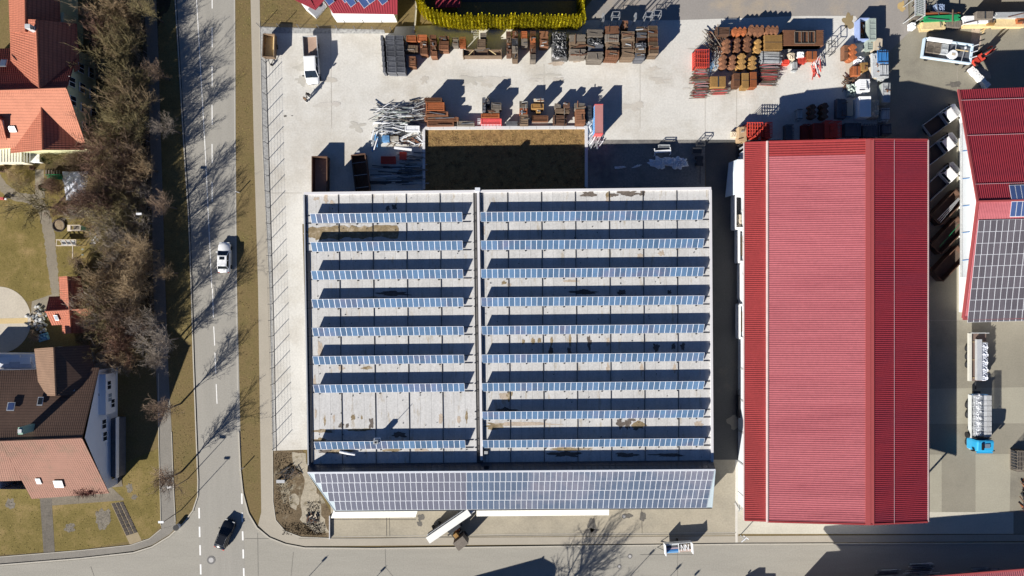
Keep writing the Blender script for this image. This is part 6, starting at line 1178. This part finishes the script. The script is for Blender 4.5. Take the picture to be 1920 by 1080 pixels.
# ---------------------------------------------------------------- people in the yard
def person(lab, px, py, rz, top, trouser, hairc, lean=0.):
    t = thing('person', lab, 'person', P(px, py), 'people in the yard', rz); V = []; E = []; Rr = []
    def v(x, y, z, r_): V.append((x, y, z)); Rr.append(r_); return len(V) - 1
    pel = v(0, 0, .95, .14); ch = v(0, lean * .5, 1.3, .17); nk = v(0, lean * .8, 1.48, .06); hd = v(0, lean + .02, 1.62, .10); hd2 = v(0, lean + .01, 1.72, .09); E += [(pel, ch), (ch, nk), (nk, hd), (hd, hd2)]
    for s in (-1, 1):
        hip = v(s * .09, 0, .9, .1); kn = v(s * .12, .06 * s, .5, .065); an = v(s * .13, .04 * s - .02, .09, .045); toe = v(s * .14, .04 * s + .16, .04, .04); E += [(pel, hip), (hip, kn), (kn, an), (an, toe)]
        sh = v(s * .2, lean * .6, 1.42, .07); el = v(s * .27, .05 + lean * .5, 1.14, .045); wr = v(s * .24, .25 + lean, 1.02, .032); pa = v(s * .23, .32 + lean, 1.0, .032); E += [(ch, sh), (sh, el), (el, wr), (wr, pa)]
        for k in range(4): a = v(s * .23 + (k - 1.5) * .02, .38 + lean, .99, .011); b_ = v(s * .23 + (k - 1.5) * .022, .42 + lean - abs(k - 1.5) * .008, .965, .009); E += [(pa, a), (a, b_)]
        th = v(s * .23 - s * .045, .34 + lean, .99, .012); E.append((wr, th))
    me = bpy.data.meshes.new('body'); me.from_pydata(V, E, []); o = bpy.data.objects.new('body', me); C.objects.link(o); o.parent = t
    m = o.modifiers.new('skin', 'SKIN'); 
    if not me.skin_vertices: pass
    for i, d in enumerate(me.skin_vertices[0].data): d.radius = (Rr[i], Rr[i]); d.use_root = (i == 0)
    o.modifiers.new('sub', 'SUBSURF').levels = 1
    me.materials.append(top)
    bx('nose', mat('skin', (.45, .28, .2), .6), t, (0, lean + .135, 1.63), (.03, .04, .04))
    hair = MB(); n = 12
    for i in range(5):
        a0, a1 = i * math.pi / 10, (i + 1) * math.pi / 10; hair.bar((0, lean - .01, 1.70 + .11 * math.sin(a0)), (0, lean - .01, 1.70 + .11 * math.sin(a1)), .125 * math.cos(a0), n, .125 * math.cos(a1) + .001)
    link('hair', hair.mesh('hair'), hairc, t)
    for s in (-1, 1): link('trouser_leg', MB().bar((s * .1, 0, .92), (s * .125, .05 * s, .14), .12, 8, .075).mesh('trouser_leg'), trouser, t); bx('shoe', whitepanel, t, (s * .14, .04 * s + .06, .05), (.11, .3, .1))
    return t
skinm = MATS.get('skin')
person('person in a black jacket standing south of the white truck', 581, 180, R(200), mat('black_jacket', (.02, .02, .024), .9), mat('dark_trousers', (.035, .035, .045), .9), mat('dark_hair', (.02, .014, .01), .8), .08)
person('person in brown standing just south of the one in the black jacket', 577, 190, R(20), mat('brown_jacket', (.16, .10, .06), .9), MATS['dark_trousers'], mat('brown_hair', (.12, .07, .04), .8), .12)
# ---------------------------------------------------------------- the golden conifer hedge
def conifer(seed, h=4.7, rad=.46):
    r = random.Random(seed); mb = MB(); mb.bar((0, 0, 0), (0, 0, h * .9), rad * .55, 7, .03)
    for i in range(900):
        z = h * (1 - r.random() ** .95) * .98 + .1; q = rad * min(1, (h - z) / (h * .62) + .05) * r.uniform(.8, 1.08); t = r.uniform(0, 6.283)
        c = Vector((math.cos(t) * q, math.sin(t) * q, z)); s = r.uniform(.05, .12); d = Vector((-math.sin(t), math.cos(t), 0)) * s; up = Vector((math.cos(t) * .06, math.sin(t) * .06, s * 2.2))
        mb.add([c - d, c + d, c + up], [(0, 1, 2)])
    return mb.mesh('crown')
CON = [conifer(i) for i in range(4)]
tk = MB().bar((0, 0, 0), (0, 0, 1), .08, 6).mesh('trunk')
pts = [(787.5 + i * .5, -30 + i * 9) for i in range(5)] + [(792, 16), (797, 24), (803, 31), (810, 36.5), (818, 40.5), (826, 43.5), (834, 45.5)] + [(841.5 + i * 6.5, 47.5 + min(i, 4) * .5 + (.8 if 6 < i < 12 else 0)) for i in range(38)] + [(1088, 43 - i * 9) for i in range(8)]
for i, (px, py) in enumerate(pts):
    c = P(px, py + 2); t = thing('hedge_conifer', 'golden conifer, %s along the hedge from its north-west end' % nth(i + 1), 'conifer', c, 'golden conifers forming the hedge', rng.uniform(0, 6)); s = rng.uniform(.9, 1.12)
    link('crown', CON[i % 4], hedgem, t, scale=(s * 1.15, s * 1.15, s)); link('trunk', tk, bark, t)
# ---------------------------------------------------------------- bare shrubs and trees
def twigs(seed, stems, h, rad, lv=(5, 4), r0=.045, trunk=0, up=1.0):
    r = random.Random(seed); mb = MB(); cnt = [0]
    def seg(a, b, ra, rb): mb.bar(a, b, ra, 3, rb, cap=False); cnt[0] += 1
    def grow(p, d, L_, ra, lev):
        n = 2 if lev < 2 else 1; pts_ = [p]; dd = d
        for k in range(n):
            dd = (dd + Vector((r.gauss(0, .18), r.gauss(0, .18), r.gauss(.06, .12)))).normalized(); q = pts_[-1] + dd * L_ / n; seg(pts_[-1], q, ra * (1 - k / n * .4), ra * (1 - (k + 1) / n * .45)); pts_.append(q)
        if lev < len(lv):
            for i in range(lv[lev]):
                t = r.uniform(.25, 1.0); s = pts_[min(n - 1, int(t * n))].lerp(pts_[min(n, int(t * n) + 1)], (t * n) % 1)
                dv = (dd * .8 + Vector((r.gauss(0, .6), r.gauss(0, .6), r.gauss(.15, .4)))).normalized(); grow(s, dv, L_ * r.uniform(.35, .62), max(.009, ra * .55), lev + 1)
    base = Vector((0, 0, 0))
    if trunk:
        tp = Vector((r.uniform(-.1, .1), r.uniform(-.1, .1), trunk)); seg2 = MB(); mb.bar(base, tp, r0 * 2.2, 6, r0 * 1.7, False)
        mb.bar(tp, tp + Vector((0, 0, (h - trunk) * .55)), r0 * 1.7, 5, r0 * .8, False)
        for i in range(stems):
            z = r.uniform(0, .6) * (h - trunk); t = i * 2.4 + r.uniform(-.3, .3); d = Vector((math.cos(t) * rad, math.sin(t) * rad, (h - trunk - z) * up * .8)).normalized()
            grow(tp + Vector((0, 0, z)), d, (h - trunk) * r.uniform(.42, .62), r0 * .9, 0)
    else:
        for i in range(stems):
            t = i * 2.4 + r.uniform(-.3, .3); q = math.sqrt(r.random()); d = Vector((math.cos(t) * rad * q, math.sin(t) * rad * q, h * .8)).normalized()
            grow(base + Vector((r.gauss(0, rad * .16), r.gauss(0, rad * .16), 0)), d, math.hypot(h * .62, rad * q * .62) * r.uniform(.8, 1.1), r0, 0)
    return mb.mesh('crown')
BUSH = [twigs(100 + i, 12 + 2 * (i % 3), 3.6 + .6 * (i % 3), 2.2 + .3 * (i % 2), (7, 5, 5), .034) for i in range(7)]
TREE = [twigs(200 + i, 15, 7.6 + .5 * i, 1.9, (6, 5, 4), .055, 1.9, 1.3) for i in range(4)]
WIDE = [twigs(300 + i, 15, 7.5, 3.4, (7, 6, 4), .06, 1.3, .9) for i in range(3)]
def shrub_spots():
    xl = lambda y: (168, 176, 180, 172, 150, 185, 145, 165)[min(7, max(0, int(y // 95)))]
    out = []; r = random.Random(21); y = -10
    for k in range(4000):
        py = r.uniform(-15, 668); L0, R0 = {0: (212, 264), 1: (236, 268), 2: (236, 270), 3: (214, 272), 4: (206, 276), 5: (224, 280), 6: (192, 284), 7: (195, 288)}[min(7, max(0, int(py / 90)))]
        px = r.uniform(L0, R0)
        if 118 < px < 172 and 315 < py < 380: continue
        if px < 205 and 560 < py < 630: continue
        if all((px - a) ** 2 + (py - b) ** 2 > 21.5 ** 2 for a, b in out): out.append((px, py))
    return sorted(out, key=lambda p: p[1])
CW = ['brown', 'tan', 'olive', 'grey', 'reddish brown']
for i, (px, py) in enumerate(shrub_spots()):
    k = rng.choice([0, 1, 2, 2, 3, 4, 1]); s = rng.uniform(1.05, 1.5)
    t = thing('bare_shrub', 'bare %s shrub, %s from the north in the roadside belt' % (CW[k], nth(i + 1)), 'shrub', P(px, py), 'bare shrubs in the roadside belt', rng.uniform(0, 6.28))
    link('crown', BUSH[i % 7], TW[k], t, scale=(s, s, s * rng.uniform(.9, 1.2)))
for px, py, lab, k, s in ((100, 290, 'evergreen', 2, .7), (125, 292, '', 2, .6), (150, 300, '', 0, .8), (112, 352, '', 4, .8), (98, 345, '', 0, .6), (132, 395, '', 4, .9), (160, 402, '', 3, .8), (182, 385, '', 4, 1), (185, 340, '', 4, 1), (142, 385, '', 0, .7), (175, 430, '', 1, .7), (28, 330, '', 1, .5), (45, 345, '', 1, .5), (70, 630, '', 0, .5), (160, 500, '', 0, .8)):
    t = thing('bare_shrub', 'small bare garden shrub %s' % {(100, 290): 'at the corner of the yellow building', (125, 292): 'against the south wall of the yellow building', (150, 300): 'north-east of the white pond cover', (112, 352): 'directly left of the white pond cover', (98, 345): 'beside the green bench', (132, 395): 'below the white pond cover', (160, 402): 'below right of the white pond cover', (182, 385): 'right below the white pond cover', (185, 340): 'right of the white pond cover', (142, 385): 'touching the pond cover south edge', (175, 430): 'behind the climbing frame', (28, 330): 'in the left part of the curved bed', (45, 345): 'in the right part of the curved bed', (70, 630): 'beside the blue tarp', (160, 500): 'east of the swing'}[(px, py)], 'shrub', P(px, py), 'small bare garden shrubs', rng.uniform(0, 6))
    link('crown', BUSH[(px + py) % 7], TW[k], t, scale=(s, s, s * .7))
ST_ = [(331, 391, 'level with the planter', 0, .74), (333, 512, 'just below the silver car', 1, .62), (308, 605, 'level with the small orange roofed house', 2, .72), (335, 634, 'north-east of the brown roofed house', 3, .8), (339, 757, 'beside the shaded lawn', 0, .82), (341, 884, 'standing alone near the junction', 1, .9), (338, 250, 'level with the yellow building corner', 2, .6),
       (306, 42, 'nearest the top edge', 3, .62), (318, 150, 'second down from the top edge', 0, .62), (296, 322, 'beside the shrub belt south of the yellow building', 1, .7), (300, 470, 'in the deep shade above the silver car', 2, .85), (290, 545, 'overhanging the path south of the silver car', 3, .85), (318, 668, 'at the bend of the shrub belt', 1, .75)]
for px, py, lab, k, s in ST_:
    t = thing('bare_tree', 'bare street tree %s' % lab, 'tree', P(px, py), 'bare street trees', rng.uniform(0, 6)); link('crown', TREE[k], rng.choice(TW[:4]), t, scale=(s, s, s)); link('trunk', MB().bar((0, 0, 0), (0, 0, 2), .14, 8, .11).mesh('trunk'), bark, t)
for px, py, lab, k, s, h in ((102, 390, 'spreading bare tree over the garden path', 0, .95, 0), (228, 590, 'wide bare tree between the orange roofed house and the belt', 1, .85, 0), (245, 500, 'wide bare tree inside the belt level with the silver car', 2, .65, 0), (235, 300, 'wide bare tree inside the belt below the yellow building', 1, .65, 0), (255, 180, 'wide bare tree inside the belt beside the yellow building', 2, .7, 0)):
    t = thing('spreading_tree', lab, 'tree', P(px, py), 'wide bare trees', rng.uniform(0, 6)); link('crown', WIDE[k], TW[[3, 3, 1, 0, 2, 0, 0][int(px) % 7]], t, scale=(s, s, s)); link('trunk', MB().bar((0, 0, 0), (0, 0, 1.5), .17, 8, .14).mesh('trunk'), bark, t)
for x, y, lab, s in ((10, -660, 'large bare tree beyond the bottom edge, its shadow on the side road', 1.25), (95, -690, 'smaller bare tree beyond the bottom edge beside the large one', .8)):
    t = thing('spreading_tree', lab, 'tree', real(x, y, 0), 'wide bare trees'); link('crown', WIDE[1], TW[0], t, scale=(s, s, s * 1.15)); link('trunk', MB().bar((0, 0, 0), (0, 0, 2), .2, 8, .16).mesh('trunk'), bark, t)
for i, (px, py, s) in enumerate(((92, 300, .4), (84, 352, .35))):
    t = thing('evergreen_shrub', 'small dark evergreen, %s from the north by the green bench' % nth(i + 1), 'shrub', P(px, py), 'dark evergreens by the bench'); link('crown', CON[i], evergreen, t, scale=(s * 3, s * 3, s * .8))
# ---------------------------------------------------------------- garden things
t = thing('park_bench', 'bright green bench beside the white pond cover', 'bench', P(107, 336)); bx('seat', greenp, t, (0, 0, .48), (2.2, .2, .06)); bx('seat', greenp, t, (0, .25, .48), (2.2, .2, .06)); bx('backrest', greenp, t, (0, .5, .8), (2.2, .08, .35)); [bx('leg', darkmetal, t, (s * .9, .2, .23), (.1, .5, .45)) for s in (-1, 1)]
t = thing('pond_cover', 'white wrinkled sheet covering a garden pond', 'pond cover', P(144, 350)); mb = MB(); n = 26; vs = []
for j in range(n + 1):
    for i in range(n + 1):
        u, v = i / n, j / n; a, b, c_, d = P(125 + 0 * v, 376), P(160, 377), P(167, 322), P(118, 322); p = a.lerp(b, u).lerp(d.lerp(c_, u), v); e = .35 * noise.noise(Vector((u * 5, v * 5, 3)))
        vs.append((p.x + e * .5, p.y + e * .4, .12 + .22 * abs(noise.noise(Vector((u * 7 + v * 4, v * 6, 0)))) + .08 * noise.noise(Vector((u * 20, v * 14, 1)))))
mb.add(vs, [(j * (n + 1) + i, j * (n + 1) + i + 1, (j + 1) * (n + 1) + i + 1, (j + 1) * (n + 1) + i) for j in range(n) for i in range(n)]); mb.build('sheet', mat('blue_white_cover', (.62, .65, .74), .4, .1, 1.5, spec=.4), t)
for i in range(6): bx('step', greywood, t, P(88 + i * 5, 325) - t.location + Vector((0, 0, .15)), (.14, .9, .1))
t = thing('sand_pit', 'round sand pit with a stone rim on the lawn', 'sand pit', P(111.5, 423)); mb = MB(); n = 22
for i in range(n):
    a = 2 * math.pi * i / n; bx('rim_stone', slabm, t, (.86 * math.cos(a), .86 * math.sin(a), .12), (.13, .24, .22), a)
link('sand', MB().bar((0, 0, 0), (0, 0, .1), .82, 20).mesh('sand'), mat('pit_sand', (.26, .2, .13), .9, .35, 2), t)
wf = mat('bleached_wood', (.60, .52, .42), .7, .1)
t = thing('climbing_ramp', 'pale wooden climbing ramp on the lawn', 'play frame', P(132.5, 456)); 
for s in (-1, 1): bx('side_rail', wf, t, (0, s * .42, 1.0), (2.9, .1, .12))
for i in range(5): bx('rung', wf, t, (-1.4 + i * .7, 0, .98), (.08, .84, .08), .0 if i % 4 == 0 else .6)
bx('ramp_board', galvp, t, (.2, 0, .7), (2.2, .75, .05)); [bx('leg', wf, t, (sx * 1.4, sy * .4, .5), (.1, .1, 1)) for sx in (-1, 1) for sy in (-1, 1)]
t = thing('climbing_tower', 'wooden climbing tower with a green slide', 'play frame', P(158, 429)); 
for s in (-1, 1): bx('top_rail', wf, t, (-.1, s * .35, 1.9), (1.5, .09, .1)); bx('top_rail', wf, t, (-.1 + s * .72, 0, 1.9), (.09, .7, .1))
bx('platform', greywood, t, (-.1, 0, 1.2), (1.4, .8, .08)); bx('awning', wf, t, (-1.0, -.05, 1.8), (.6, .9, .06)); [bx('leg', wf, t, (-.1 + sx * .7, sy * .35, .95), (.1, .1, 1.9)) for sx in (-1, 1) for sy in (-1, 1)]
link('slide', MB().slab([(.6, .3, 1.7), (.6, -.3, 1.7), (1.5, -.45, .4), (1.5, .0, .4)][::-1], .05).mesh('slide'), mat('mint_slide', (.25, .55, .38), .4), t); bx('slide_rail', wf, t, (1.5, -.5, 1.0), (.08, .8, .08))
t = thing('swing_frame', 'thin pale swing frame on the lawn', 'swing', P(152, 473)); bx('top_bar', wf, t, (0, 0, 1.9), (.1, 2.0, .1)); [link('leg', MB().bar((0, s * 1.0, 1.9), (dx, s * 1.0, 0), .05).mesh('leg'), wf, t) for s in (-1, 1) for dx in (-.7, .7)]
for s in (-1, 1): bx('swing_seat', greenish, t, (.6, s * .4, .6), (.3, .2, .05))
t = thing('garden_toys', 'white and grey plastic garden chairs behind the climbing frame', 'chairs', P(181, 450)); [bx('chair_seat', whitepanel if i % 2 else galvp, t, (-.3 + .35 * (i % 3), -.4 + .4 * (i // 2), .45), (.35, .35, .06), i) for i in range(5)]
t = thing('ride_on_toy', 'small red and white toy on the lawn beside the path', 'toy', P(10, 373)); bx('body', pinkred, t, (-.2, 0, .35), (.5, .35, .4)); bx('seat', whitepanel, t, (.3, -.05, .3), (.3, .25, .25)); bx('handle', darkmetal, t, (.7, .1, .4), (.5, .1, .4))
t = thing('rubble_heap', 'heap of white and grey stones beside the round terrace', 'rubble', P(74, 602)); r = random.Random(4)
for i in range(70): link('stone', U['wrap%d' % (i % 4)], r.choice([whitewall, galvp, beige, greywall]), t, (r.gauss(0, .55), r.gauss(0, .9), .05), r.uniform(0, 6), (r.uniform(.2, .5), r.uniform(.2, .4), r.uniform(.15, .4)))
t = thing('blue_tarp', 'crumpled blue tarp beside the rubble', 'tarp', P(82, 632)); link('sheet', U['bags'], mat('tarp_blue', (.16, .36, .6), .5), t, (0, 0, 0), .3, (1.6, 1.1, .6))
t = thing('flower_pot', 'round terracotta planter beside the cream conservatory', 'planter', P(8, 318)); link('pot', MB().bar((0, 0, 0), (0, 0, .5), .42, 16, .5).mesh('pot'), rustd, t); link('plant', U['bags'], MATS['leaf_litter'], t, (0, 0, .45), 0, (.7, .7, .3))
t = thing('flower_pot', 'small dark red planter at the end of the conservatory wall', 'planter', P(63, 315)); link('pot', MB().bar((0, 0, 0), (0, 0, .45), .3, 14, .36).mesh('pot'), rustd, t); link('plant', U['bags'], MATS['climbing_red'] if 'climbing_red' in MATS else rustd, t, (0, 0, .4), 0, (.5, .5, .3))
